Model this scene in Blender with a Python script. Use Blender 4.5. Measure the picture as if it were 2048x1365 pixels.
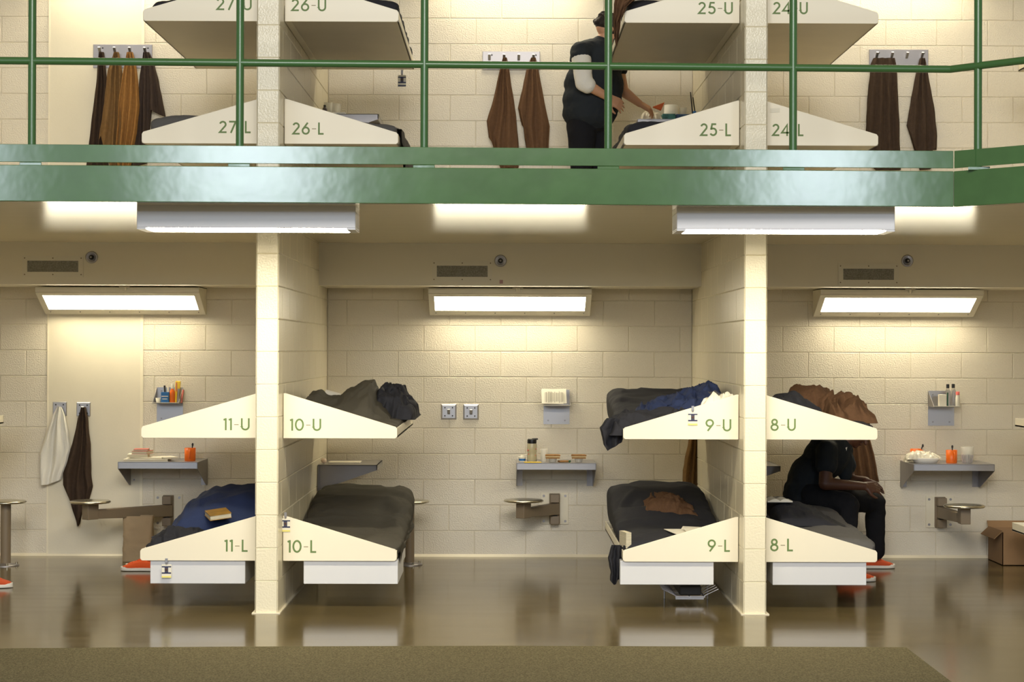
import bpy, math, random
from math import sin, cos, pi, radians, sqrt
from mathutils import Vector, Matrix, noise
for o in list(bpy.data.objects): bpy.data.objects.remove(o)
SC = bpy.context.scene
COL = SC.collection
# ---------------------------------------------------------------- camera
F = 3600.0
YAW, PIT, ROL, CZ = -0.00474584, 0.00407435, -0.00304930, 1.651
cy_, sy_, cp_, sp_, cr_, sr_ = cos(YAW), sin(YAW), cos(PIT), sin(PIT), cos(ROL), sin(ROL)
RZ = Matrix(((cy_, sy_, 0), (-sy_, cy_, 0), (0, 0, 1)))
RX = Matrix(((1, 0, 0), (0, cp_, sp_), (0, -sp_, cp_)))
RY = Matrix(((cr_, 0, -sr_), (0, 1, 0), (sr_, 0, cr_)))
R = RY @ RX @ RZ
cam = bpy.data.cameras.new('camera'); camo = bpy.data.objects.new('camera', cam); COL.objects.link(camo)
cam.sensor_width = 36; cam.lens = F / 2048 * 36; cam.clip_start = .1; cam.clip_end = 200
mw = Matrix((R[0], R[2], -R[1])).transposed().to_4x4()
mw.translation = (0, 0, CZ); camo.matrix_world = mw
SC.camera = camo
RI = R.transposed()
def A(px, py, D):
    "world point seen at photo pixel (px,py) on the vertical plane y = D"
    d = RI @ Vector(((px - 1024) / F, 1, -(py - 682.5) / F))
    return Vector((d.x / d.y * D, D, CZ + d.z / d.y * D))
def AX(px, D): return A(px, 700, D).x
def AZ(py, D, px=1008): return A(px, py, D).z
# ---------------------------------------------------------------- world, lights, exposure
SC.view_settings.view_transform = 'Standard'; SC.view_settings.look = 'None'
SC.view_settings.gamma = 1; SC.view_settings.use_curve_mapping = False
SC.view_settings.exposure = 0.1
W = bpy.data.worlds.new('world'); SC.world = W; W.use_nodes = True
W.node_tree.nodes['Background'].inputs[0].default_value = (.93, .93, .95, 1)
W.node_tree.nodes['Background'].inputs[1].default_value = .24
LAMP_WALL = 19.5; LAMP_STRIP = 58.0
WARM = (1, .90, .66, 1)
def area(name, loc, sx, sy, power, col, target):
    l = bpy.data.lights.new(name, 'AREA'); l.shape = 'RECTANGLE'; l.size = sx; l.size_y = sy
    l.energy = power; l.color = col
    o = bpy.data.objects.new(name, l); COL.objects.link(o); o.location = loc
    o.rotation_euler = (Vector(target) - Vector(loc)).to_track_quat('-Z', 'Y').to_euler()
# daylight through the high windows of the day room, behind the photographer
for x, w, p in ((-6.7, 1.5, 115), (-2.6, 2.0, 260), (5.6, 1.6, 215)):
    area('dayroom_window_light', (x, -6, 4.4), w, 2.2, p, (.80, .9, 1), (x, 10, 2.5))
area('dayroom_fill_light', (0, -2.5, 6.6), 5, 2.5, 860, (1, .96, .89), (0, 11.4, 1.6))  # unseen fill light, added to brighten the fronts without reflecting in the beam
# ---------------------------------------------------------------- materials
def mat(name, col, rough=.5, metal=0, bump=0, bscale=60, var=0, vscale=3, spec=.5, emit=0, ecol=None, alpha=1, trans=0, stretch=None, coat=0, sub=0, detail=2):
    m = bpy.data.materials.new(name); m.use_nodes = True
    nt = m.node_tree; b = nt.nodes['Principled BSDF']
    b.inputs['Base Color'].default_value = (*col[:3], 1); b.inputs['Roughness'].default_value = rough
    b.inputs['Metallic'].default_value = metal; b.inputs['Specular IOR Level'].default_value = spec
    if coat: b.inputs['Coat Weight'].default_value = coat; b.inputs['Coat Roughness'].default_value = .15
    if trans: b.inputs['Transmission Weight'].default_value = trans; b.inputs['IOR'].default_value = 1.3
    if emit:
        b.inputs['Emission Color'].default_value = ecol or (*col[:3], 1); b.inputs['Emission Strength'].default_value = emit
    if alpha < 1: b.inputs['Alpha'].default_value = alpha
    tc = nt.nodes.new('ShaderNodeTexCoord'); src = tc.outputs['Object']
    if stretch:
        mp = nt.nodes.new('ShaderNodeMapping'); mp.inputs['Scale'].default_value = stretch
        nt.links.new(src, mp.inputs['Vector']); src = mp.outputs[0]
    if var:
        n = nt.nodes.new('ShaderNodeTexNoise'); n.inputs['Scale'].default_value = vscale; n.inputs['Detail'].default_value = 5
        nt.links.new(src, n.inputs['Vector'])
        r = nt.nodes.new('ShaderNodeValToRGB')
        r.color_ramp.elements[0].position = .3; r.color_ramp.elements[1].position = .7
        r.color_ramp.elements[0].color = (*[c * (1 - var) for c in col[:3]], 1)
        r.color_ramp.elements[1].color = (*[min(1, c * (1 + var)) for c in col[:3]], 1)
        nt.links.new(n.outputs['Fac'], r.inputs[0]); nt.links.new(r.outputs[0], b.inputs['Base Color'])
    if bump:
        n = nt.nodes.new('ShaderNodeTexNoise'); n.inputs['Scale'].default_value = bscale; n.inputs['Detail'].default_value = detail
        nt.links.new(src, n.inputs['Vector'])
        bp = nt.nodes.new('ShaderNodeBump'); bp.inputs['Strength'].default_value = bump; bp.inputs['Distance'].default_value = .01
        nt.links.new(n.outputs['Fac'], bp.inputs['Height']); nt.links.new(bp.outputs[0], b.inputs['Normal'])
    return m
def S(r, g, b):   # sRGB 0-255 -> linear
    return tuple(((c / 255) / 12.92 if c / 255 < .04045 else ((c / 255 + .055) / 1.055) ** 2.4) for c in (r, g, b))
M = {}
M['block'] = mat('painted_block', S(220, 211, 192), .38, bump=.5, bscale=100, var=.02, vscale=2)
M['blockgloss'] = mat('glossy_painted_block', S(232, 223, 196), .27, bump=.25, bscale=85)
M['smooth'] = mat('painted_concrete', S(224, 215, 192), .5, bump=.05, bscale=90, var=.025, vscale=4)
M['ceil'] = mat('glossy_painted_ceiling', S(232, 222, 194), .16, bump=.05, bscale=3, stretch=(.6, 5, 1), var=.015)
M['soffit'] = mat('painted_soffit', S(228, 221, 203), .5, bump=.04, bscale=60)
M['caulk'] = mat('caulk', S(235, 225, 200), .5)
M['green'] = mat('green_enamel', S(76, 112, 62), .15, bump=.08, bscale=9, var=.10, vscale=6, coat=.35, spec=.6)
M['greenpipe'] = mat('green_pipe_enamel', S(68, 106, 58), .25, bump=.02, bscale=30)
M['steel'] = mat('brushed_steel', S(178, 176, 178), .33, .9, bump=.02, bscale=200)
M['steeld'] = mat('dull_steel', S(150, 146, 146), .42, .8, var=.05)
M['brass'] = mat('worn_seat_steel', S(200, 194, 176), .24, .95)
M['brown'] = mat('brown_painted_steel', S(128, 112, 90), .5)
M['white'] = mat('cream_enamel', S(240, 231, 208), .4)
M['deck'] = mat('cream_deck_enamel', S(214, 204, 184), .4, var=.04)
M['box'] = mat('white_grey_enamel', S(216, 216, 218), .4)
M['letter'] = mat('green_stencil_paint', S(104, 128, 72), .6)
M['dash'] = mat('worn_stencil_paint', S(150, 140, 105), .6)
M['fixwhite'] = mat('white_fixture_enamel', S(235, 234, 236), .35)
M['fixcream'] = mat('cream_fixture_enamel', S(226, 220, 204), .4)
M['lens'] = mat('lit_lens', (1, 1, 1), .5, emit=LAMP_WALL, ecol=WARM)
M['strip'] = mat('lit_strip', (1, 1, 1), .5, emit=LAMP_STRIP, ecol=(1, .9, .66, 1))
M['mesh'] = mat('perforated_grey', S(140, 138, 130), .6, .2, bump=.3, bscale=300, var=.35, vscale=160)
M['dark'] = mat('dark', S(35, 33, 32), .6)
M['black_cloth'] = mat('black_cloth', S(45, 45, 50), .85, bump=.25, bscale=220, spec=.2)
M['olive_cloth'] = mat('olive_grey_sheet', S(74, 70, 61), .85, bump=.25, bscale=220, spec=.2)
M['grey_cloth'] = mat('grey_blanket', S(94, 92, 90), .9, bump=.4, bscale=180, spec=.2)
M['navy'] = mat('navy_cloth', S(46, 56, 88), .85, bump=.2, bscale=200, spec=.2)
M['brown_cloth'] = mat('brown_terry', S(108, 80, 58), .95, bump=.7, bscale=260, spec=.1, var=.1, vscale=40)
M['dkbrown_cloth'] = mat('dark_brown_terry', S(72, 58, 48), .95, bump=.7, bscale=260, spec=.1, var=.1, vscale=40)
M['tan_cloth'] = mat('tan_terry', S(128, 98, 62), .95, bump=.7, bscale=260, spec=.1, var=.1, vscale=40)
M['orange_cloth'] = mat('golden_brown_terry', S(160, 116, 66), .95, bump=.7, bscale=260, spec=.1, var=.1, vscale=40)
M['grbrown_cloth'] = mat('grey_brown_terry', S(74, 62, 56), .95, bump=.7, bscale=260, spec=.1, var=.1, vscale=40)
M['whitecloth'] = mat('white_cotton', S(226, 222, 212), .9, bump=.3, bscale=160)
M['orange'] = mat('orange_plastic', S(236, 110, 22), .4)
M['shoe'] = mat('orange_canvas', S(238, 92, 32), .75, bump=.3, bscale=300)
M['shoe2'] = mat('orange_canvas_slip_on', S(214, 84, 36), .75, bump=.3, bscale=300)
M['rubber'] = mat('white_rubber', S(228, 222, 210), .6)
M['paper'] = mat('paper', S(232, 226, 208), .8)
M['pages'] = mat('page_edges', S(214, 204, 178), .85, bump=.8, bscale=400, stretch=(.02, .02, 1), var=.12, vscale=120)
M['red'] = mat('faded_red_cover', S(196, 110, 96), .6)
M['card'] = mat('cardboard', S(150, 118, 84), .85, var=.06)
M['kraft'] = mat('kraft_paper', S(166, 144, 112), .85, bump=.6, bscale=14, var=.08)
M['blue'] = mat('blue_label', S(40, 110, 175), .5)
M['yellow'] = mat('yellow_tube', S(238, 200, 50), .45)
M['clear'] = mat('clear_plastic', S(235, 232, 222), .1, trans=.85, alpha=.55)
M['frost'] = mat('frosted_plastic', S(225, 222, 212), .3, alpha=.33)
M['blackpl'] = mat('black_plastic', S(22, 21, 22), .35)
M['bread'] = mat('toast_crust', S(158, 116, 68), .85, bump=.5, bscale=90, var=.15, vscale=60)
M['filling'] = mat('sandwich_filling', S(228, 205, 160), .8, bump=.5, bscale=90)
M['pink'] = mat('pink_cap', S(240, 120, 110), .4)
M['dgreen'] = mat('dark_green_label', S(20, 80, 50), .5)
M['teal'] = mat('teal_box', S(70, 130, 125), .5, var=.5, vscale=30)
M['foam'] = mat('foam', S(245, 242, 236), .6)
M['wrap'] = mat('cling_film', S(225, 218, 200), .25, bump=1, bscale=40, var=.1, vscale=30)
M['drink'] = mat('dark_drink', S(78, 70, 74), .2)
M['cardblue'] = mat('badge_navy', S(30, 36, 80), .5)
M['cardyel'] = mat('badge_yellow', S(238, 226, 120), .5)
M['gold'] = mat('golden_cover', S(150, 112, 42), .45, var=.3, vscale=20)
M['skinl'] = mat('light_skin', S(196, 146, 112), .55, bump=.1, bscale=120)
M['skind'] = mat('dark_skin', S(82, 50, 34), .5, bump=.1, bscale=120)
M['hair'] = mat('dark_hair', S(40, 30, 24), .7, bump=1, bscale=160)
M['shirt'] = mat('black_scrub_shirt', S(38, 42, 46), .85, bump=.3, bscale=14, spec=.2)
M['pants'] = mat('black_trousers', S(26, 26, 29), .9, bump=.3, bscale=14, spec=.2)
# floor and carpet
def floor_mat():
    m = mat('polished_concrete', S(100, 87, 57), .2, bump=.03, bscale=5, var=.2, vscale=1.6, spec=.9, stretch=(.5, 1, 1))
    nt = m.node_tree; b = nt.nodes['Principled BSDF']
    n = nt.nodes.new('ShaderNodeTexNoise'); n.inputs['Scale'].default_value = 2.5; n.inputs['Detail'].default_value = 6
    mr = nt.nodes.new('ShaderNodeMapRange'); mr.inputs[3].default_value = .09; mr.inputs[4].default_value = .2
    tc = nt.nodes.new('ShaderNodeTexCoord'); mp = nt.nodes.new('ShaderNodeMapping'); mp.inputs['Scale'].default_value = (.5, 2.5, 1)
    nt.links.new(tc.outputs['Object'], mp.inputs[0]); nt.links.new(mp.outputs[0], n.inputs[0])
    nt.links.new(n.outputs['Fac'], mr.inputs[0]); nt.links.new(mr.outputs[0], b.inputs['Roughness'])
    return m
M['floor'] = floor_mat()
M['carpet'] = mat('olive_brown_loop_carpet', S(106, 98, 74), .95, bump=1, bscale=200, var=.38, vscale=110, spec=.1, stretch=(1, .6, 1))
# ---------------------------------------------------------------- mesh builder
ORG = {}
class MB:
    def __init__(s): s.v = []; s.f = []; s.mi = []; s.sm = []
    def add(s, vs, fs, mi=0, sm=False):
        o = len(s.v); s.v += [Vector(p) for p in vs]
        for f in fs: s.f.append([i + o for i in f]); s.mi.append(mi); s.sm.append(sm)
        return s
    def box(s, x0, x1, y0, y1, z0, z1, mi=0):
        v = [(x, y, z) for z in (z0, z1) for y in (y0, y1) for x in (x0, x1)]
        return s.add(v, [(0, 2, 3, 1), (4, 5, 7, 6), (0, 1, 5, 4), (2, 6, 7, 3), (0, 4, 6, 2), (1, 3, 7, 5)], mi)
    def obox(s, c, size, rot=0, tilt=0, mi=0, roll=0):
        v = []; m = Matrix.Rotation(rot, 3, 'Z') @ Matrix.Rotation(tilt, 3, 'X') @ Matrix.Rotation(roll, 3, 'Y')
        for z in (-.5, .5):
            for y in (-.5, .5):
                for x in (-.5, .5): v.append(Vector(c) + m @ Vector((x * size[0], y * size[1], z * size[2])))
        return s.add(v, [(0, 2, 3, 1), (4, 5, 7, 6), (0, 1, 5, 4), (2, 6, 7, 3), (0, 4, 6, 2), (1, 3, 7, 5)], mi)
    def prism(s, pts, ax, a0, a1, mi=0):
        "pts 2-D polygon extruded along axis ax ('x': pts=(y,z), 'y': pts=(x,z), 'z': pts=(x,y))"
        def P(p, a): return {'x': (a, p[0], p[1]), 'y': (p[0], a, p[1]), 'z': (p[0], p[1], a)}[ax]
        n = len(pts); v = [P(p, a0) for p in pts] + [P(p, a1) for p in pts]
        return s.add(v, [list(range(n))[::-1], list(range(n, 2 * n))] + [(i, (i + 1) % n, n + (i + 1) % n, n + i) for i in range(n)], mi)
    def tube(s, p0, p1, r0, r1=None, n=16, mi=0, caps=True):
        r1 = r0 if r1 is None else r1; p0 = Vector(p0); p1 = Vector(p1); d = (p1 - p0).normalized()
        a = d.orthogonal().normalized(); b = d.cross(a); v = []
        for p, r in ((p0, r0), (p1, r1)):
            v += [p + (a * cos(2 * pi * i / n) + b * sin(2 * pi * i / n)) * r for i in range(n)]
        s.add(v, [(i, (i + 1) % n, n + (i + 1) % n, n + i) for i in range(n)], mi, True)
        if caps: s.add(v, [list(range(n))[::-1], list(range(n, 2 * n))], mi)
        return s
    def path(s, pts, r, n=8, mi=0):
        for a, b in zip(pts[:-1], pts[1:]): s.tube(a, b, r, r, n, mi)
        for p in pts[1:-1]: s.ball(p, r, 6, 8, mi)
        return s
    def ball(s, c, r, nv=10, nu=14, mi=0, sc=(1, 1, 1), rot=None):
        v = []
        for j in range(nv + 1):
            t = pi * j / nv
            for i in range(nu):
                q = Vector((sin(t) * cos(2 * pi * i / nu) * sc[0], sin(t) * sin(2 * pi * i / nu) * sc[1], cos(t) * sc[2])) * r
                v.append(Vector(c) + (rot @ q if rot else q))
        return s.add(v, [(j * nu + i, j * nu + nu + i, j * nu + nu + (i + 1) % nu, j * nu + (i + 1) % nu) for j in range(nv) for i in range(nu)], mi, True)
    def lathe(s, c, prof, n=24, mi=0, axis='z'):
        v = []
        for r, h in prof:
            for i in range(n):
                a = 2 * pi * i / n
                q = (r * cos(a), r * sin(a), h) if axis == 'z' else (r * cos(a), h, r * sin(a))
                v.append(Vector(c) + Vector(q))
        m = len(prof)
        s.add(v, [(j * n + i, j * n + (i + 1) % n, j * n + n + (i + 1) % n, j * n + n + i) for j in range(m - 1) for i in range(n)], mi, True)
        return s.add(v[:n] + v[-n:], [list(range(n))[::-1], list(range(n, 2 * n))], mi)
    def grid(s, fn, nu, nv, mi=0, closeu=False):
        v = [fn(i / nu, j / nv) for j in range(nv + 1) for i in range(nu + 1)]; w = nu + 1
        return s.add(v, [(j * w + i, j * w + i + 1, j * w + w + i + 1, j * w + w + i) for j in range(nv) for i in range(nu)], mi, True)
    def build(s, name, mats, parent=None, bevel=0, label=None, cat=None, group=None, kind=None, origin=None, smooth=None, weld=False):
        if not isinstance(mats, (list, tuple)): mats = [mats]
        if parent is not None: org = ORG[parent.name]
        elif origin is not None: org = Vector(origin)
        else:
            xs = [p.x for p in s.v]; ys = [p.y for p in s.v]; zs = [p.z for p in s.v]
            org = Vector(((min(xs) + max(xs)) / 2, (min(ys) + max(ys)) / 2, min(zs)))
        me = bpy.data.meshes.new(name); me.from_pydata([p - org for p in s.v], [], s.f)
        for m in mats: me.materials.append(M[m] if isinstance(m, str) else m)
        me.polygons.foreach_set('material_index', s.mi)
        me.polygons.foreach_set('use_smooth', s.sm if smooth is None else [smooth] * len(s.f))
        import bmesh
        bm = bmesh.new(); bm.from_mesh(me)
        if weld: bmesh.ops.remove_doubles(bm, verts=bm.verts, dist=1e-5)
        bmesh.ops.recalc_face_normals(bm, faces=bm.faces); bm.to_mesh(me); bm.free()
        me.update()
        o = bpy.data.objects.new(name, me); COL.objects.link(o)
        ORG[o.name] = org
        if parent is not None: o.parent = parent
        else: o.location = org
        if bevel:
            b = o.modifiers.new('bevel', 'BEVEL'); b.width = bevel; b.segments = 2; b.limit_method = 'ANGLE'; b.harden_normals = False
        tag(o, label, cat, group, kind)
        return o
def tag(o, label=None, cat=None, group=None, kind=None):
    if label: o['label'] = label
    if cat: o['category'] = cat
    if group: o['group'] = group
    if kind: o['kind'] = kind
    return o
def thing(name, loc, label, cat, group=None):
    o = bpy.data.objects.new(name, None); COL.objects.link(o); o.location = loc; o.empty_display_size = .1
    ORG[o.name] = Vector(loc); return tag(o, label, cat, group)
# ---------------------------------------------------------------- the setting
YP, YW = 11.18, 14.26                       # partition ends, back wall
PX = [(-4.571, -4.428), (-1.538, -1.395), (1.495, 1.638), (4.528, 4.671)]   # partitions
Z2 = 2.642; B = .2032; TOP = 5.28
ZC = 2.444
def blocks(mb, o, u, n, length, z0, rows, offs, mi=0, j=.0055, dp=.005, B=B):
    "running-bond blockwork with tooled joints; o origin, u unit run direction, n outward normal"
    o = Vector(o); u = Vector(u); n = Vector(n)
    for r in range(rows):
        za, zb = z0 + r * B, z0 + (r + 1) * B
        s = (offs + (r % 2) * .2032) % .4064
        cuts = [0.] + [s + .4064 * k for k in range(60) if .02 < s + .4064 * k < length - .02] + [length]
        for a, b in zip(cuts[:-1], cuts[1:]):
            def P(t, z, d): return o + u * t + Vector((0, 0, z)) + n * d
            v = [P(a, za, -dp), P(b, za, -dp), P(b, zb, -dp), P(a, zb, -dp),
                 P(a + j, za + j, 0), P(b - j, za + j, 0), P(b - j, zb - j, 0), P(a + j, zb - j, 0)]
            mb.add(v, [(4, 5, 6, 7), (0, 1, 5, 4), (1, 2, 6, 5), (2, 3, 7, 6), (3, 0, 4, 7)], mi)
mb = MB()
xs = [-5.6] + [x for p in PX for x in p] + [5.6]
for i in range(0, len(xs), 2):
    a, b = xs[i], xs[i + 1]
    offs = (-.226 - a) % .4064 if i != 2 else (-3.778 - .2032 - a) % .4064
    blocks(mb, (a, YW, 0), (1, 0, 0), (0, -1, 0), b - a, 0, 26, offs)
mb.box(-5.6, 5.6, YW + .0055, YW + .2, 0, TOP)
mb.build('wall_back', 'block', kind='structure', smooth=False)
for (a, b), nm in zip(PX, ('far_left', 'left', 'right', 'far_right')):
    mb = MB(); L = YW - YP
    blocks(mb, (a, YP, 0), (0, 1, 0), (-1, 0, 0), L, 0, 26, .168 if nm == 'right' else .37)
    blocks(mb, (b, YP, 0), (0, 1, 0), (1, 0, 0), L, 0, 26, .168 if nm == 'right' else .37)
    for r in range(26):                      # wall ends: one block wide, joints horizontal only
        za, zb = r * B, (r + 1) * B; j = .004
        mb.add([(a + .005, YP + .005, za), (b - .005, YP + .005, za), (b - .005, YP + .005, zb), (a + .005, YP + .005, zb),
                (a + .008, YP, za + j), (b - .008, YP, za + j), (b - .008, YP, zb - j), (a + .008, YP, zb - j)],
               [(4, 5, 6, 7), (0, 1, 5, 4), (1, 2, 6, 5), (2, 3, 7, 6), (3, 0, 4, 7)])
    mb.box(a + .0052, b - .0052, YP + .0052, YW, 0, TOP)
    mb.build('wall_' + nm, 'blockgloss', kind='structure', smooth=False)
MB().box(-7.5, 7.5, -8, YW + .2, -.1, 0).build('floor', 'floor', kind='structure')
# smooth pilaster panel in the left bay, both tiers
mb = MB(); xa, xb = AX(98, YW), AX(281, YW)
mb.box(xa, xb, YW - .006, YW + .01, 0, ZC); mb.box(xa, xb, YW - .006, YW + .01, Z2, TOP)
mb.box(xa - .012, xa, YW - .009, YW, 0, TOP, 1); mb.box(xb, xb + .022, YW - .008, YW, 0, TOP, 1)
mb.build('trim_1', ['smooth', 'caulk'], kind='structure')
# soffits under the slab along the back wall
n = 2
for a, b in ((-5.6, -4.571), (-4.428, -1.538), (-1.395, 1.495), (1.638, 4.528), (4.671, 5.6)):
    for z0, z1 in ((2.123, ZC), (2.123 + Z2, TOP)):
        MB().box(a, b, 13.6, YW, z0, z1).build('trim_%d' % n, 'soffit', kind='structure'); n += 1
# slab = lower ceiling and upper floor; walkway edge turns toward us on the right
E0, E1, E2 = (-5.6, 9.60), (2.47, 9.87), (5.6, 6.74)
MB().prism([(E0[0], E0[1] + .02), (E1[0], E1[1] + .02), (E2[0], E2[1] + .02), (5.6, YW), (-5.6, YW)], 'z', ZC, Z2 - .012).build('ceiling', 'ceil', kind='structure')
MB().prism([(-5.6, 8.6), (5.6, 8.6), (5.6, YW + .2), (-5.6, YW + .2)], 'z', TOP, TOP + .15).build('ceiling', 'ceil', kind='structure')
# cove line along wall foot and partition feet
mb = MB()
for i in range(0, len(xs), 2): mb.prism([(YW - .022, 0), (YW, 0), (YW, .02)], 'x', xs[i], xs[i + 1])
mb.build('baseboard_back', 'caulk', kind='structure')
for (a, b), nm in zip(PX, ('far_left', 'left', 'right', 'far_right')):
    mb = MB().prism([(a - .016, YP - .016), (b + .016, YP - .016), (b + .016, YW - .02), (a - .016, YW - .02)], 'z', 0, .006)
    mb.build('baseboard_' + nm, 'caulk', kind='structure')
# carpet
MB().prism([(-7, 9.58), (-4, 9.72), (-1.5, 9.87), (0, 9.92), (2.22, 9.90), (2.19, 4), (-7, 4)], 'z', 0, .012).build(
    'carpet', 'carpet', label='large olive-brown carpet lying on the glossy floor in front of the bunks', cat='carpet')
# ---------------------------------------------------------------- green fascia beam and railing
def seg_box(mb, p, q, d0, d1, z0, z1, mi=0):
    p = Vector((*p, 0)); q = Vector((*q, 0)); t = (q - p).normalized(); nrm = Vector((-t.y, t.x, 0))
    a, b = p + nrm * d0, q + nrm * d0; c, d = q + nrm * d1, p + nrm * d1
    mb.prism([(a.x, a.y), (b.x, b.y), (c.x, c.y), (d.x, d.y)], 'z', z0, z1, mi)
def lerp(a, b, t): return (a[0] + (b[0] - a[0]) * t, a[1] + (b[1] - a[1]) * t)
ZB0, ZB1 = 2.436, 2.632
beam = thing('fascia_beam', (0, 9.75, ZB0), 'long green painted steel channel beam along the edge of the upper walkway', 'beam')
for p, q in ((E0, E1), (E1, E2)):
    mb = MB(); seg_box(mb, p, q, 0, .012, ZB0, ZB1); seg_box(mb, p, q, .012, .07, ZB1 - .012, ZB1); seg_box(mb, p, q, .012, .07, ZB0, ZB0 + .012)
    mb.build('beam_section', 'green', beam, bevel=.003)
rail = thing('guard_railing', (0, 9.77, ZB1), 'green pipe guard railing with toe board above the green beam', 'railing')
def D_at(x):
    if x < E1[0]: t = (x - E0[0]) / (E1[0] - E0[0]); return E0[1] + (E1[1] - E0[1]) * t
    return E1[1] - (x - E1[0])
pposts = [62, 478, 847, 1215, 1585, 1955]
for px in pposts + [-360, 2330]:
    D = 9.75
    for _ in range(5): x = AX(px, D); D = D_at(x) + .035
    mb = MB().tube((x, D, ZB1), (x, D, 3.74), .0215, n=20)
    mb.build('post', 'greenpipe', rail)
    mb = MB().prism([(x - .06, D - .028), (x + .06, D - .028), (x + .045, D + .03), (x - .045, D + .03)], 'z', ZB1 - .004, ZB1 + .016)
    mb.build('post_foot', 'green', rail, bevel=.003)
for z, nm in ((3.198, 'middle_rail'), (3.74, 'top_rail')):
    pts = [Vector((E0[0], E0[1] + .035, z)), Vector((E1[0] - .01, E1[1] + .035, z)), Vector((E2[0], E2[1] + .035, z))]
    MB().path(pts, .0205, 20).build(nm, 'greenpipe', rail)
for p, q in ((E0, E1), (E1, E2)):
    mb = MB(); seg_box(mb, p, q, .004, .012, 2.648, 2.744); mb.build('toe_board', 'green', rail, bevel=.002)
# ---------------------------------------------------------------- light fixtures
def wall_light(X, dz, label):
    w = .632; y0 = 13.9
    t = thing('wall_light', (X, YW, 1.9 + dz), label, 'light', 'angled wall lights over the bays')
    z1, z2, z3 = 2.115 + dz, 2.075 + dz, 1.92 + dz
    mb = MB().prism([(YW, z1), (y0, z1), (y0, z2), (y0 + .012, z2), (14.215, z3 + .0), (14.225, z3 - .012), (YW, z3 - .012)], 'x', X - w, X + w)
    mb.build('housing', 'fixcream', t, bevel=.003)
    # slanted face frame, lens
    a = Vector((0, y0 + .012, z2)); b = Vector((0, 14.215, z3)); d = (b - a); nrm = Vector((0, -d.z, d.y)).normalized() * -1
    if nrm.y > 0: nrm = -nrm
    def Q(x, s, h): return Vector((X + x, 0, 0)) + a + d * s + nrm * h
    mb = MB()
    for x0, x1, s0, s1 in ((-w, w, 0, .13), (-w, w, .80, 1), (-w, -w + .045, .13, .80), (w - .045, w, .13, .80)):
        v = [Q(x, s, h) for h in (0, .006) for s in (s0, s1) for x in (x0, x1)]
        mb.add(v, [(0, 2, 3, 1), (4, 5, 7, 6), (0, 1, 5, 4), (2, 6, 7, 3), (0, 4, 6, 2), (1, 3, 7, 5)])
    mb.build('face_frame', 'fixcream', t)
    v = [Q(x, s, h) for h in (.001, .004) for s in (.13, .80) for x in (-w + .045, w - .045)]
    MB().add(v, [(0, 2, 3, 1), (4, 5, 7, 6), (0, 1, 5, 4), (2, 6, 7, 3), (0, 4, 6, 2), (1, 3, 7, 5)]).build('lens', 'lens', t)
    for k in range(6):
        c = Q(-w + .05 + k * (2 * w - .1) / 5, .91, .006)
        MB().tube(c, c + nrm * .004, .006, .004, 8).build('screw', 'steeld', t)
    MB().tube((X + .06, y0 - .02, z1 + .004), (X + .06, y0 - .0, z2 + .02), .012, .016, 10).tube((X + .02, y0 - .01, z1), (X + .1, y0 - .01, z1), .006).build('latch', 'fixcream', t)
for k, (l1, l2) in zip((-1, 0, 1), (('lit angled wall light above the white garment and brown towel on hooks', 'lit angled wall light above the strip with four towels'),
                                   ('lit angled wall light in the middle bay under the central vent', 'lit angled wall light above the upper middle bay'),
                                   ('lit angled wall light above the seated person, at right', 'lit angled wall light above the upper right bay'))):
    wall_light(.05 + 3.033 * k, 0, l1); wall_light(.05 + 3.033 * k, Z2, l2)
def strip_light(X, label):
    y0, y1, z0, z1 = 10.05, 10.33, 2.312, 2.444; w = .61
    t = thing('strip_light', (X, 10.19, z0), label, 'light', 'ceiling strip lights in front of the wall ends')
    mb = MB().box(X - w, X + w, y0, y1, z0 + .008, 2.412); mb.build('housing', 'fixwhite', t, bevel=.004)
    MB().box(X - w, X + w, y0 + .004, y1 - .004, 2.412, z1).build('mounting_channel', 'fixcream', t)
    MB().box(X - w + .05, X + w - .05, y0 + .03, y1 - .03, z0 - .002, z0 + .008).build('lens', 'strip', t, bevel=.004)
    for s in (-1, 1): MB().box(X + s * (w - .025) - .025, X + s * (w - .025) + .025, y0, y1, z0 - .002, z0 + .008).build('end_cap', 'fixwhite', t, bevel=.002)
strip_light(-1.438, 'white strip light under the walkway in front of the left wall end')
strip_light(1.577, 'white strip light under the walkway in front of the right wall end')
# ---------------------------------------------------------------- vents, detectors
def vent(px, py, label):
    c = A(px, py, 13.6); x, z = c.x, c.z; y = 13.6; w, h, mw_, mh = .229, .08, .192, .042
    t = thing('air_vent', (x, y, z - h), label, 'vent', 'air vents on the soffit')
    mb = MB()
    for a, b, cc, d in ((-w, w, mh, h), (-w, w, -h, -mh), (-w, -mw_, -mh, mh), (mw_, w, -mh, mh)): mb.box(x + a, x + b, y - .006, y, z + cc, z + d)
    mb.build('frame', 'fixcream', t)
    MB().box(x - mw_, x + mw_, y - .0025, y, z - mh, z + mh).build('grille', 'mesh', t)
    for sx in (-1, 0, 1):
        for sz in (-1, 1): MB().tube((x + sx * (w - .016), y - .006, z + sz * (h - .018)), (x + sx * (w - .016), y - .009, z + sz * (h - .018)), .005, .004, 8).build('screw', 'brown', t)
vent(106, 533, 'grey mesh air vent on the soffit over the left bay')
vent(924.5, 543, 'grey mesh air vent on the soffit over the middle bay')
vent(1737, 549, 'grey mesh air vent on the soffit over the right bay')
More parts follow.
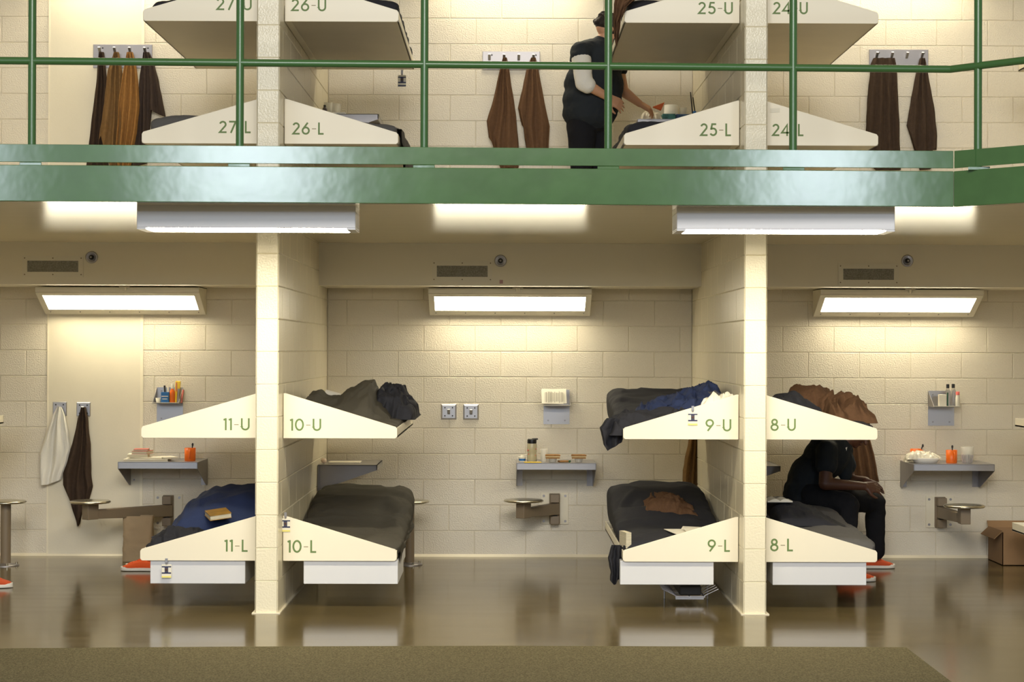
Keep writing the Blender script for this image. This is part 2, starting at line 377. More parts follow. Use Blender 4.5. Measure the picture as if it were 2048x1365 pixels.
def detector(px, py, label):
    c = A(px, py, 13.6); x, z = c.x, c.z
    t = thing('sprinkler_head', (x, 13.6, z - .045), label, 'sprinkler', 'round sprinklers beside the vents')
    MB().lathe((x, 13.6, z), [(.046, 0), (.046, -.006), (.038, -.01), (.03, -.004), (.02, -.004)], 28, axis='y').build('escutcheon', 'steel', t)
    MB().lathe((x, 13.6, z), [(.02, -.002), (.018, -.02), (.011, -.028)], 20, axis='y').build('nozzle', 'blackpl', t)
    MB().ball((x, 13.568, z), .008).build('tip', 'steel', t)
detector(183.5, 515, 'round chrome sprinkler beside the left vent')
detector(1001, 522, 'round chrome sprinkler beside the middle vent')
detector(1814.5, 522, 'round chrome sprinkler beside the right vent')
c = A(1002.5, 564, 13.6); MB().box(c.x - .013, c.x + .013, 13.597, 13.6, c.z - .014, c.z + .014).build('sticker', mat('pink_grey_sticker', S(176, 140, 142), .6, var=.2, vscale=200), label='small square pinkish sticker on the soffit below the middle sprinkler', cat='sticker')
# ---------------------------------------------------------------- lettering
def arc(cx, cz, rx, rz, a0, a1, n=18): return [(cx + rx * cos(radians(a0 + (a1 - a0) * i / n)), cz + rz * sin(radians(a0 + (a1 - a0) * i / n))) for i in range(n + 1)]
h_ = .07
GL = {'1': (.26, [[(.02, .86), (.19, .93)], [(.19, 0), (.19, 1)]]),
      '0': (.70, [arc(.35, .5, .28, .44, 0, 360, 30)]),
      '2': (.62, [arc(.31, .71, .22, .225, 165, -35, 14) + [(.07, .06), (.60, .06)]]),
      '4': (.74, [[(.50, 0), (.50, .93), (.06, .27), (.72, .27)]]),
      '5': (.62, [[(.54, .94), (.22, .94), (.14, .57)] + arc(.30, .33, .25, .27, 120, -150, 16)]),
      '6': (.68, [[(.50, .98), (.14, .48)] , arc(.34, .32, .26, .265, 0, 360, 24)]),
      '7': (.60, [[(.04, .94), (.55, .94), (.18, 0)]]),
      '8': (.66, [arc(.33, .28, .25, .23, 0, 360, 24), arc(.33, .73, .19, .20, 0, 360, 22)]),
      '9': (.68, [[(.18, .02), (.54, .52)], arc(.34, .68, .26, .265, 0, 360, 24)]),
      'U': (.66, [[(.07, 1), (.07, .33)] + arc(.33, .33, .26, .275, 180, 360, 16) + [(.59, 1)]]),
      'L': (.46, [[(.07, 1), (.07, .055), (.45, .055)]]),
      '-': (.40, [[(.03, .47), (.37, .47)]])}
def lettering(text, x0, x1, z0, z1, y, parent):
    H = z1 - z0; gap = .13; tot = sum(GL[c][0] for c in text) + gap * (len(text) - 1)
    sx = (x1 - x0) / tot; x = x0; mb = MB(); sw = .072 * H
    for c in text:
        w, st = GL[c]
        for pl in st:
            hw = sw * (.45 if c == '-' else 1)
            P = [(x + p[0] * sx, z0 + p[1] * H) for p in pl]
            closed = len(P) > 8 and abs(P[0][0] - P[-1][0]) + abs(P[0][1] - P[-1][1]) < 1e-6
            if closed: P = P[:-1]
            n = len(P); Lf = []; Rt = []
            for k in range(n):
                p0 = P[k - 1] if (k or closed) else None; p1 = P[(k + 1) % n] if (k < n - 1 or closed) else None; p = Vector(P[k])
                d0 = (p - Vector(p0)).normalized() if p0 is not None else None; d1 = (Vector(p1) - p).normalized() if p1 is not None else None
                if d0 is None: d0 = d1
                if d1 is None: d1 = d0
                t_ = d0 + d1
                t_ = t_.normalized() if t_.length > 1e-4 else d0
                nn = Vector((-t_.y, t_.x)); m_ = hw / max(.45, nn.dot(Vector((-d0.y, d0.x))))
                Lf.append(p + nn * m_); Rt.append(p - nn * m_)
            for k in range(n if closed else n - 1):
                k2 = (k + 1) % n; yy = y - .0010 - .0002 * st.index(pl)
                mb.add([(Lf[k].x, yy, Lf[k].y), (Lf[k2].x, yy, Lf[k2].y), (Rt[k2].x, yy, Rt[k2].y), (Rt[k].x, yy, Rt[k].y),
                        (Lf[k].x, y, Lf[k].y), (Lf[k2].x, y, Lf[k2].y), (Rt[k2].x, y, Rt[k2].y), (Rt[k].x, y, Rt[k].y)],
                       [(0, 1, 2, 3), (0, 4, 5, 1), (3, 2, 6, 7)], 1 if c == '-' else 0)
        x += (w + gap) * sx
    return mb.build('bunk_number', ['letter', 'dash'], parent, label='green stencilled bunk number ' + text)
# ---------------------------------------------------------------- bunks
YB0, YB1 = 11.40, 13.38
BUNKS = {}
def bunk(face, s, zb, text, tx, ty, label, box=None, holes=False, width=.74):
    "face: X of the partition face, s: +1 bunk extends to +x; zb bottom of the end plate"
    xo = face + s * width; face += s * .004
    t = thing('bunk_bed', (face, (YB0 + YB1) / 2, zb), label, 'bunk bed', 'cream steel bunk beds fixed to the partitions')
    hi, ho = .285, .072
    r = .012
    pts = [(face, zb), (xo - s * r, zb), (xo, zb + r), (xo, zb + ho - r), (xo - s * r * .8, zb + ho + .002), (face + s * .014, zb + hi), (face, zb + hi)]
    MB().prism(pts, 'y', YB0, YB0 + .012).build('end_plate', 'white', t, bevel=.002)
    mb = MB().box(min(face, xo), max(face, xo), YB0 + .012, YB1, zb + .004, zb + .016)
    mb.build('deck', 'deck', t)
    x1, x2 = sorted((xo, xo - s * .01))
    MB().box(x1, x2, YB0 + .012, YB1, zb + .004, zb + .066).build('side_lip', 'white', t, bevel=.002)
    mb = MB().box(min(face, xo), max(face, xo), YB1 - .01, YB1, zb + .004, zb + .066)
    mb.build('back_lip', 'white', t, bevel=.002)
    f1, f2 = sorted((face, face + s * .04))
    MB().box(f1, f2, YB0 + .012, YB1 - .012, zb - .0, zb + .004).build('wall_angle', 'white', t)
    if text:
        H = .0775; z0 = AZ(ty[1], YB0, tx[0]); z1 = AZ(ty[0], YB0, tx[0])
        lettering(text, AX(tx[0], YB0), AX(tx[1], YB0), z0, z1, YB0, t)
    if box:
        a, b = box
        bx = MB().box(a, b, YB0 + .02, YB0 + .66, .153, zb + .004)
        bo = bx.build('storage_box', 'box', t, bevel=.003)
        mb = MB().box(a + .02, b - .03, YB0 + .80, YB0 + 1.45, .16, zb + .004); mb.build('storage_box', 'box', t, bevel=.003)
    BUNKS[text or label] = t
    return t
LF, RF = -1.395, 1.495; LB, RB = -1.538, 1.638
zL, zU = .301, 1.077
bunk(LB, -1, zU, '11-U', (447, 500), (837, 861), 'upper lower-tier bunk bed marked 11-U, nothing on it', width=.752)
bunk(LB, -1, zL, '11-L', (450, 497), (1080, 1104), 'low bunk bed marked 11-L with a navy hump and a storage box under it', box=(-2.233, -1.632), width=.756)
bunk(LF, 1, zU, '10-U', (580, 643), (838, 862), 'bunk bed marked 10-U with dark rumpled bedding', width=.724)
bunk(LF, 1, zL, '10-L', (576, 634), (1081, 1106), 'low bunk bed marked 10-L with a smooth dark olive mattress', box=(-1.262, -.665), width=.724)
bunk(RF, -1, zU, '9-U', (1411, 1463), (839, 863), 'bunk bed marked 9-U with navy and black clothes heaped on it', width=.735)
bunk(RF, -1, zL, '9-L', (1416, 1461), (1080, 1104), 'low bunk bed marked 9-L with a black mattress and brown garment', box=(.745, 1.338), width=.735)
bunk(RB, 1, zU, '8-U', (1541, 1592), (838, 862), 'bunk bed marked 8-U with brown towels heaped on it', width=.735)
bunk(RB, 1, zL, '8-L', (1541, 1587), (1078, 1103), 'low bunk bed marked 8-L on which a person sits', box=(1.713, 2.308), width=.735)
bunk(LB, -1, zU + Z2, '27-U', (430, 501), (-4, 20), 'bunk bed marked 27-U in the upper tier, at the top left', width=.752)
bunk(LB, -1, zL + Z2, '27-L', (436, 500), (242, 266), 'bunk bed marked 27-L beside the row of hanging towels', width=.756)
bunk(LF, 1, zU + Z2, '26-U', (580, 650), (-2, 22), 'bunk bed marked 26-U with an ID badge hung below its deck', width=.724)
bunk(LF, 1, zL + Z2, '26-L', (583, 646), (245, 269), 'bunk bed marked 26-L with a dark grey blanket', width=.724)
bunk(RF, -1, zU + Z2, '25-U', (1394, 1464), (4, 28), 'bunk bed marked 25-U with a brown towel draped over its end', width=.735)
bunk(RF, -1, zL + Z2, '25-L', (1399, 1461), (247, 272), 'bunk bed marked 25-L in front of the standing person', width=.735)
bunk(RB, 1, zU + Z2, '24-U', (1544, 1614), (4, 28), 'bunk bed marked 24-U with a dark rolled blanket at its end', width=.735)
b24 = bunk(RB, 1, zL + Z2, '24-L', (1543, 1606), (248, 272), 'bunk bed marked 24-L with a small sticker and no mattress', width=.735)
bunk(PX[0][1], 1, zU, None, None, None, 'bunk bed whose cream corner shows at the left edge', width=.72)
bunk(PX[3][0], -1, zU, None, None, None, 'bunk bed whose cream corner shows at the right edge, level with 8-U', width=.72)
bunk(PX[3][0], -1, zL, None, None, None, 'low bunk bed at the right edge above the cardboard box', width=.74)
bunk(PX[3][0], -1, zU + Z2, None, None, None, 'upper tier bunk bed at the right edge behind the railing', width=.70)
c0 = A(1550, 221, YB0)
st = MB().obox((c0.x, YB0 - .001, c0.z), (.062, .002, .028), tilt=0, roll=-.05); st.build('sticker', 'paper', b24, label='small white sticker')
# ---------------------------------------------------------------- cloth tools
def fbm(p, o=3):
    s = 0; a = 1; f = 1
    for _ in range(o): s += a * noise.noise(p * f); a *= .5; f *= 2.1
    return s
def ridge(p, o=3):
    s = 0; a = 1; f = 1
    for _ in range(o): s += a * (1 - 2 * abs(noise.noise(p * f))); a *= .5; f *= 2.0
    return s
def interp(pts, x):
    if x <= pts[0][0]: return pts[0][1]
    for (a, b), (c, d) in zip(pts[:-1], pts[1:]):
        if x <= c: return b + (d - b) * ((x - a) / (c - a) if c > a else 0)
    return pts[-1][1]
def smooth_interp(pts, x):
    if x <= pts[0][0]: return pts[0][1]
    for (a, b), (c, d) in zip(pts[:-1], pts[1:]):
        if x <= c:
            t = (x - a) / (c - a) if c > a else 0; t = t * t * (3 - 2 * t); return b + (d - b) * t
    return pts[-1][1]
def mattress(x0, x1, y0, y1, zb, top, m, seed, wr=.010, label='', freq=3.5, skew=0, parent=None, name='mattress', n=4.6, tilt=0):
    "closed padded slab; top = [(y,z)...], tilt lowers (+) or raises the x1 side"
    mb = MB(); nr, ns = 96, 100; rows = []
    for j in range(ns + 1):
        v = j / ns; e = min(v, 1 - v) * (y1 - y0); k = min(1, e / .07); k = sqrt(max(0, 1 - (1 - k) ** 2)); k = max(k, .02)
        y = y0 + (y1 - y0) * v; zt = smooth_interp(top, y); row = []
        cx = (x0 + x1) / 2 + skew * v; hw = (x1 - x0) / 2 * (.90 + .10 * k)
        for i in range(nr):
            a = 2 * pi * i / nr; ca, sa = cos(a), sin(a)
            u = math.copysign(abs(ca) ** (2 / n), ca); w = math.copysign(abs(sa) ** (2 / n), sa)
            zz = zt - tilt * u; zm = (zb + zz) / 2; hh = (zz - zb) / 2
            p = Vector((cx + u * hw, y, zm + w * hh * k))
            if w > -.5:
                q = Vector((p.x * freq + seed, p.y * freq * .8, p.z * freq))
                q += Vector((fbm(q * .7), fbm(q * .7 + Vector((9, 1, 3))), 0)) * .6
                d = (ridge(q, 4) + .35 * sin(q.y * 7 + q.x * 2.5 + 2.5 * fbm(q, 2))) * wr * min(1, (w + .5))
                p += Vector((u * .6 * d, 0, max(0, w) * d))
            row.append(p)
        rows.append(row)
    v = [p for r in rows for p in r]
    mb.add(v, [(j * nr + i, j * nr + (i + 1) % nr, j * nr + nr + (i + 1) % nr, j * nr + nr + i) for j in range(ns) for i in range(nr)], 0, True)
    mb.add(rows[0] + rows[-1], [list(range(nr)), list(range(nr, 2 * nr))])
    return mb.build(name, m, parent, label=label or None, cat='mattress' if parent is None else None, weld=True)
def mound(name, prof, y0, y1, zb, m, seed, label, cat, fold=.02, freq=6, nx=130, ny=64, ey=.55, ang=0., parent=None, zbf=None):
    "crumpled cloth heap: prof is its outline as photo pixels taken at the middle depth; zb the surface it lies on"
    Dm = (y0 + y1) / 2; P = [A(px, py, Dm) for px, py in prof]; pr = [(p.x, p.z) for p in P]
    xa, xb = pr[0][0], pr[-1][0]; mb = MB()
    def fn(u, v):
        x = xa + (xb - xa) * u; y = y0 + (y1 - y0) * v
        zq = zb if zbf is None else zbf(x, y)
        H = smooth_interp(pr, x) - zq
        ex = min(1, min(u, 1 - u) / .07); ex = sqrt(max(0, 1 - (1 - ex) ** 2))
        q = Vector((x * freq + seed * 7.1, y * freq * .8 + seed, seed * 3.3))
        sv = v + .18 * noise.noise(q * .5)
        bell = max(0, sin(pi * min(1, max(0, sv)))) ** ey
        eb = min(1, min(v, 1 - v) / .1)
        q2 = q + Vector((fbm(q * .6, 2), fbm(q * .6 + Vector((5, 2, 8)), 2), 0)) * .9
        an = seed * 1.3; pl = sin((q2.x * cos(an) + q2.y * sin(an)) * 5.5 + 2.2 * fbm(q2 * .8, 2))
        r = (ridge(q2, 4) + .45 * pl) * fold
        z = zq + max(.004, H * bell * ex * (.93 + .1 * noise.noise(q * .7)) + r * ex * eb)
        wob = .5 * fold * 2
        p = Vector((x + noise.noise(q * 1.7) * wob * ex, y + noise.noise(q * 1.7 + Vector((4, 4, 4))) * wob * 2, z))
        if min(u, 1 - u) < 1e-6 or min(v, 1 - v) < 1e-6: p.z = zq
        return p
    mb.grid(fn, nx, ny)
    # underside
    mb.grid(lambda u, v: Vector((xa + (xb - xa) * u, y0 + (y1 - y0) * v, (zb if zbf is None else zbf(xa + (xb - xa) * u, y0 + (y1 - y0) * v)) - .001)), 2, 2)
    return mb.build(name, m, parent, label=label, cat=cat)
def hang(name, D, top_py, rows, bottom, m, label, cat, seed=1, folds=4, amp=.022, group=None, parent=None, hem=None, thick=.012, gather=.35, along='x', X=None):
    "hanging cloth: rows [(v, pxL, pxR)], bottom [(t, py)]"
    zt = AZ(top_py, D); mb = MB(); nu, nv = 60, 60
    L = [(v, AX(a, D)) for v, a, b in rows]; Rr = [(v, AX(b, D)) for v, a, b in rows]
    bt = [(t, AZ(py, D)) for t, py in bottom]
    rnd = random.Random(seed); ph = rnd.random() * 6
    def fr(u, v):
        z = zt + (interp(bt, u) - zt) * v; xl = interp(L, v); xr = interp(Rr, v); x = xl + (xr - xl) * u
        f = sin(u * folds * 2 * pi + ph + 1.2 * noise.noise(Vector((u * 2, v * 2, seed)))) * .5 + .5
        f2 = ridge(Vector((u * folds * 1.1 + seed, v * 1.1, seed * 2)), 2) * .35
        e = min(1, min(u, 1 - u) / .06)
        ga = 1.0 if v > .15 else gather + (1 - gather) * v / .15
        d = (thick + 1.5 * amp * (f + f2) * (.55 + .45 * v)) * (.35 + .65 * e) 
        x += .004 * noise.noise(Vector((u * 3, v * 6, seed + 4)))
        return x, max(.004, d), z
    mb.grid(lambda u, v: (lambda q: Vector((q[0], D - q[1], q[2])))(fr(u, v)), nu, nv)
    mb.grid(lambda u, v: (lambda q: Vector((q[0], D - min(.002, q[1] * .4), q[2])))(fr(u, v)), nu, nv)
    return mb.build(name, m, parent, label=label, cat=cat, group=group, weld=True)
# ---------------------------------------------------------------- mattresses and bedding
T2 = Z2
mattress(LF + .02, LF + .71, YB0 + .03, YB1 - .02, zU + .017, [(11.42, 1.165), (12.6, 1.175), (13.36, 1.19)], 'olive_cloth', 3, wr=.009, label='thin dark olive mattress lying on bunk 10-U')
mound('blanket', [(615, 822), (625, 782), (640, 780), (655, 792), (680, 793), (705, 776), (730, 760), (746, 758), (752, 772), (760, 800), (790, 828)], 11.9, 13.1, 1.165, 'olive_cloth', 3,
      'dark olive blanket bunched into a knee-high peak on bunk 10-U', 'blanket', fold=.013, freq=5, ey=.8)
mound('crumpled_garment', [(735, 835), (748, 800), (765, 783), (785, 778), (805, 784), (818, 800), (832, 818), (836, 832)], 12.2, 13.1, 1.165, 'black_cloth', 8,
      'crumpled black garment beside the olive blanket on bunk 10-U', 'garment', fold=.030, freq=12)
m = MB().tube(A(650, 787, 12.9), A(680, 795, 12.9), .028, .028, 14); m.build('paper_roll', 'whitecloth', label='pale rolled cloth at the wall end of bunk 10-U', cat='cloth')
# 10-L : raised at the far end, sheet falling over the outer edge
mt = mattress(LF + .03, LF + .735, YB0 + .03, YB1 - .0, zL + .017, [(11.42, .405), (12.1, .43), (12.5, .47), (13.0, .56), (13.2, .61), (13.38, .60)], 'olive_cloth', 11, wr=.024, label='dark olive sheeted mattress with a raised far end on bunk 10-L', freq=3.4)
def side_drape(name, X, ya, yb, zt, zb_, m, seed, s, parent=None, label=None, cat=None, amp=.02):
    "cloth falling over a bunk's outer edge, facing +x (s=1) or -x (s=-1); zb_ = [(t, z)...]"
    mb = MB()
    def fr(u, v, k):
        z = zt + (interp(zb_, u) - zt) * v; y = ya + (yb - ya) * u
        d = .012 + amp * (.5 + .5 * sin(u * 21 + seed + 2 * noise.noise(Vector((u * 3, v * 2, seed))))) * (.4 + .6 * v)
        if v == 0: d = -.05
        return Vector((X + s * (d if k else min(d, .004)), y, z))
    mb.grid(lambda u, v: fr(u, v, 1), 50, 24); mb.grid(lambda u, v: fr(u, v, 0), 50, 24)
    return mb.build(name, m, parent, label=label, cat=cat, weld=True)
side_drape('sheet_overhang', LF + .727, 11.48, 13.2, .40, [(0, .33), (.06, .26), (.14, .34), (.4, .36), (.7, .35), (1, .40)], 'olive_cloth', 4, 1, mt)
# 9-U
mattress(RF - .725, RF - .02, YB0 + .03, YB1 - .02, zU + .017, [(11.42, 1.15), (12.3, 1.21), (12.9, 1.30), (13.2, 1.345), (13.36, 1.34)], 'black_cloth', 21, wr=.014, label='black mattress with a raised far end on bunk 9-U')
mound('crumpled_garment', [(1265, 850), (1290, 820), (1320, 806), (1350, 796), (1380, 783), (1408, 770), (1428, 772), (1440, 790), (1446, 815)], 11.7, 12.6, 1.15, 'navy', 5,
      'navy garment crumpled in the middle of bunk 9-U', 'garment', fold=.026, freq=10, zbf=lambda x, y: 1.15 + .06 * min(1, (y - 11.5) / .8))
mound('crumpled_garment', [(1215, 872), (1225, 838), (1250, 822), (1290, 822), (1340, 822), (1380, 822), (1400, 835)], 11.43, 11.9, 1.10, 'black_cloth', 15,
      'black garment crumpled at the near edge of bunk 9-U', 'garment', fold=.018, freq=9)
mound('crumpled_garment', [(1385, 830), (1395, 800), (1412, 790), (1430, 785), (1442, 788), (1450, 800), (1455, 812)], 11.75, 12.1, 1.17, 'grey_cloth', 25,
      'dark grey rolled garment near the wall on bunk 9-U', 'garment', fold=.014, freq=9)
mound('white_paper', [(1398, 822), (1412, 800), (1425, 792), (1440, 795), (1458, 790), (1470, 800)], 11.44, 11.62, 1.17, 'paper', 35,
      'crumpled white paper behind the sloping end plate of bunk 9-U', 'paper', fold=.02, freq=16, nx=40, ny=16)
mound('snack_bag', [(1392, 822), (1400, 812), (1415, 805), (1425, 805), (1430, 815)], 11.42, 11.5, 1.17, 'shoe', 36,
      'orange wrapper beside the white paper on bunk 9-U', 'wrapper', fold=.01, freq=20, nx=30, ny=12)
hang('hanging_cloth', 11.53, 836, [(0, 1214, 1262), (.35, 1200, 1256), (1, 1208, 1244)], [(0, 890), (.2, 901), (.6, 892), (1, 884)], 'black_cloth',
     'black cloth hanging down over the outer corner of bunk 9-U', 'cloth', seed=31, folds=2, amp=.03, gather=1)
# 9-L
mattress(RF - .72, RF - .03, YB0 + .04, YB1 - .01, zL + .017, [(11.42, .41), (12.0, .44), (12.6, .53), (13.1, .64), (13.38, .66)], 'black_cloth', 31, wr=.013, label='black sheeted mattress rising toward the far end on bunk 9-L', freq=3)
zb9 = lambda x, y: interp([(11.42, .40), (12.0, .43), (12.6, .52), (13.1, .63), (13.38, .65)], y)
mound('crumpled_garment', [(1284, 1035), (1292, 1012), (1310, 1000), (1330, 990), (1350, 995), (1362, 1008), (1384, 1018), (1388, 1032)], 12.35, 12.95, .5, 'brown_cloth', 6,
      'brown garment crumpled on the black mattress of bunk 9-L', 'garment', fold=.018, freq=9, zbf=zb9)
for k, (x, y, r) in enumerate(((1372, 11.75, .3), (1392, 11.85, -.2), (1404, 11.7, .1))):
    c = A(x, 1060, y); MB().obox((c.x, y, .452 + k * .004), (.2, .27, .003), r, .06, roll=.03).build('loose_paper', 'paper', label=('lowest', 'middle', 'topmost')[k] + ' of three loose white papers on bunk 9-L', cat='paper')
c = A(1251, 1090, 11.5)
bk = MB().obox((c.x, 11.52, .43), (.035, .14, .10), .25, 0).build('paperback_book', 'pages', label='thick paperback wedged upright at the outer corner of bunk 9-L', cat='book')
# clothes stuffed in the outer tray of 9-L
hang('hanging_garment', 11.56, 1090, [(0, 1224, 1250), (.35, 1217, 1252), (.8, 1222, 1246), (1, 1221, 1240)], [(0, 1160), (.4, 1169), (1, 1155)], 'black_cloth',
     'black garment hanging beside the storage box of bunk 9-L', 'garment', seed=32, folds=2, amp=.035, gather=1)
mound('white_paper', [(1221, 1140), (1226, 1104), (1236, 1096), (1244, 1120)], 11.75, 11.95, .22, 'paper', 51, 'white crumpled sheet tucked behind the black garment beside bunk 9-L', 'paper', fold=.02, freq=14, nx=24, ny=12)
# wire legs of the folded bin under 9-L
t = thing('wire_basket', (AX(1372, 11.9), 11.9, .1), 'chromed wire basket hanging below the storage box of bunk 9-L', 'basket')
m = MB().box(AX(1345, 11.9), AX(1400, 11.9), 11.64, 11.66, .03, .05)
for x in (1330, 1416): m.tube((AX(x, 11.9), 11.9, .0), (AX(x, 11.9), 11.9, .09), .006, n=6)
for k in range(7):
    y = 11.62 + k * .09; pts = [Vector((AX(1318, 11.9), y, .10)), Vector((AX(1348, 11.9), y, .052)), Vector((AX(1398, 11.9), y, .052)), Vector((AX(1428, 11.9), y, .10))]
    m.path(pts, .004, 6)
for x in (1345, 1372, 1400): m.tube((AX(x, 11.9), 11.6, .052), (AX(x, 11.9), 12.2, .052), .006, n=6)
m.build('wires', 'steel', t)
MB().box(AX(1352, 11.9), AX(1395, 11.9), 11.62, 12.1, .058, .12).build('folded_bundle', 'dark', t, bevel=.01)
# 8-U, 8-L
mattress(RB + .02, RB + .715, YB0 + .03, YB1 - .02, zU + .017, [(11.42, 1.17), (12.6, 1.18), (13.36, 1.20)], 'black_cloth', 61, wr=.012, label='black mattress lying on bunk 8-U')
mound('crumpled_towel', [(1572, 800), (1585, 785), (1605, 775), (1628, 772), (1650, 778), (1668, 785), (1672, 805), (1660, 830)], 12.0, 12.7, 1.17, 'brown_cloth', 9,
      'brown towel bunched into the left, higher heap on bunk 8-U', 'towel', fold=.022, freq=8)
mound('crumpled_towel', [(1645, 830), (1655, 806), (1672, 794), (1690, 790), (1710, 798), (1722, 812), (1732, 826), (1737, 836)], 11.7, 12.3, 1.17, 'brown_cloth', 19,
      'brown towel bunched into the right, lower heap on bunk 8-U', 'towel', fold=.024, freq=10)
mound('crumpled_garment', [(1538, 800), (1560, 790), (1590, 785), (1610, 800), (1640, 820)], 11.5, 12.1, 1.17, 'black_cloth', 29,
      'dark cloth spread under the brown towels near the wall on bunk 8-U', 'garment', fold=.014, freq=8)
MB().obox((AX(1638, 11.6), 11.6, 1.215), (.11, .16, .012), .1, .05).build('envelope', 'paper', label='cream envelope lying in front of the towels on bunk 8-U', cat='envelope')
mattress(RB + .02, RB + .735, YB0 + .03, YB1 - .02, zL + .017, [(11.42, .435), (12.1, .47), (12.8, .52), (13.36, .55)], 'grey_cloth', 71, wr=.012, label='mattress with dark grey blanket on bunk 8-L under the seated person')
mound('crumpled_garment', [(1536, 1045), (1540, 1010), (1560, 1003), (1590, 1005), (1620, 1012), (1645, 1030), (1665, 1050)], 11.9, 12.9, .48, 'black_cloth', 72,
      'black folded blanket against the wall on bunk 8-L', 'blanket', fold=.010, freq=5, ey=.5)
def open_book(c, w, d, th, mats, label, tent=False, rot=0):
    t = thing('open_book', c, label, 'book'); c = Vector(c)
    m1 = Matrix.Rotation(rot, 3, 'Z')
    for s in (-1, 1):
        mb = MB(); cv = MB(); n = 8; pts = []
        for i in range(n + 1):
            u = i / n; x = s * u * w
            z = th * (1 - u) ** .8 * 1.6 if tent else th * (.55 + .75 * sin(pi * min(1, u * 1.15)) * (1 - .4 * u))
            pts.append((x, z))
        base = [(x, z - th * (1.0 if tent else .9) * (1 if not tent else .8)) for x, z in pts] if tent else [(x, .004) for x, z in pts]
        def ext(b, up, lo, y0, y1):
            vs = [c + m1 @ Vector((x, y, z)) for y in (y0, y1) for x, z in up] + [c + m1 @ Vector((x, y, z)) for y in (y0, y1) for x, z in lo]
            k = n + 1; fs = []
            for i in range(n): fs += [(i, i + 1, k + i + 1, k + i), (2 * k + i, 3 * k + i, 3 * k + i + 1, 2 * k + i + 1), (i, 2 * k + i, 2 * k + i + 1, i + 1), (k + i, k + i + 1, 3 * k + i + 1, 3 * k + i)]
            fs += [(0, k, 3 * k, 2 * k), (n, 2 * k + n, 3 * k + n, k + n)]
            b.add(vs, fs)
        if tent:
            ext(mb, [(x, max(.003, z - .003)) for x, z in pts], [(x, max(0, z - th * .7)) for x, z in pts], -d / 2 + .004, d / 2 - .004); ext(cv, pts, [(x, max(0, z - .003)) for x, z in pts], -d / 2, d / 2)
        else:
            ext(mb, pts, base, -d / 2 + .004, d / 2 - .004); ext(cv, [(x * 1.02, .004) for x, z in pts], [(x * 1.02, .0) for x, z in pts], -d / 2, d / 2)
        mb.build('pages', mats[0], t); cv.build('cover', mats[1], t)
    return t
c = A(1556, 1001, 12.3)
open_book((c.x, 12.3, c.z - .01), .085, .2, .022, ('paper', 'blackpl'), 'open book lying on the black blanket on bunk 8-L behind the seated person')
# 11-L
mattress(LB - .73, LB - .03, YB0 + .03, YB1 - .02, zL + .017, [(11.42, .40), (12.5, .42), (13.36, .45)], 'black_cloth', 81, wr=.010, label='black mattress under the navy blanket on bunk 11-L')
mound('navy_blanket', [(340, 1066), (350, 1058), (362, 1045), (380, 1020), (402, 985), (425, 972), (460, 967), (505, 966), (530, 975), (545, 1010)], 11.75, 13.1, .41, 'navy', 7,
      'navy blanket humped over a raised knee shape on bunk 11-L', 'blanket', fold=.010, freq=4, ey=.45)
mound('crumpled_garment', [(306, 1085), (312, 1072), (330, 1066), (338, 1052), (352, 1055), (380, 1060), (420, 1065)], 11.44, 11.8, .39, 'black_cloth', 18,
      'black cloth bunched at the outer end of bunk 11-L', 'garment', fold=.014, freq=12, nx=60, ny=24)
c = A(436, 1029, 11.7)
t = thing('paperback_book', c, 'golden-covered paperback lying on the navy blanket of bunk 11-L', 'book')
MB().obox((c.x, c.y, c.z), (.135, .19, .026), .35, .10, roll=-.12).build('pages', 'pages', t)
MB().obox((c.x, c.y - .001, c.z + .0145), (.14, .195, .003), .35, .10, roll=-.12).obox((c.x, c.y - .001, c.z - .0145), (.14, .195, .003), .35, .10, roll=-.12).build('cover', 'gold', t)
# upper tier bedding
def up_matt(face, s, zt, seed, m, label, y=(11.44, 13.3), w=.71):
    a, b = sorted((face + s * .02, face + s * w)); z0 = zt[0]
    return mattress(a, b, y[0], y[1], z0, [(11.42, zt[1]), (13.3, zt[2])], m, seed, wr=.012, label=label)
up_matt(LB, -1, (zL + T2 + .017, 3.115, 3.11), 91, 'grey_cloth', 'dark grey mattress on bunk 27-L behind the post')
m26 = up_matt(LF, 1, (zL + T2 + .017, 3.085, 3.16), 92, 'grey_cloth', 'dark grey blanket-covered mattress on bunk 26-L')
up_matt(RF, -1, (zL + T2 + .017, 3.10, 3.12), 93, 'black_cloth', 'black mattress on bunk 25-L')
up_matt(LF, 1, (zU + T2 + .017, 3.86, 3.85), 94, 'black_cloth', 'black mattress on bunk 26-U')
up_matt(LB, -1, (zU + T2 + .017, 3.86, 3.86), 95, 'black_cloth', 'black mattress on bunk 27-U at the top edge')
up_matt(RF, -1, (zU + T2 + .017, 3.87, 3.88), 96, 'black_cloth', 'black mattress on bunk 25-U under the brown towel')
up_matt(RB, 1, (zU + T2 + .017, 3.84, 3.84), 97, 'black_cloth', 'black mattress on bunk 24-U', w=.70)
side_drape('blanket_overhang', LF + .725, 11.55, 13.1, 3.06, [(0, 2.98), (.1, 2.93), (.3, 2.80), (.5, 2.78), (1, 2.8)], 'grey_cloth', 5, 1, m26)
# brown towel draped over the near outer corner of 25-U
D = 11.34
hang('draped_towel', 11.385, -12, [(0, 1228, 1300), (.3, 1226, 1262), (.55, 1224, 1246), (1, 1226, 1238)], [(0, 70), (.4, 95), (.7, 80), (1, 10)], 'brown_cloth',
     'brown towel draped over the outer corner of bunk 25-U beside the post', 'towel', seed=3, folds=3, amp=.03, gather=1)
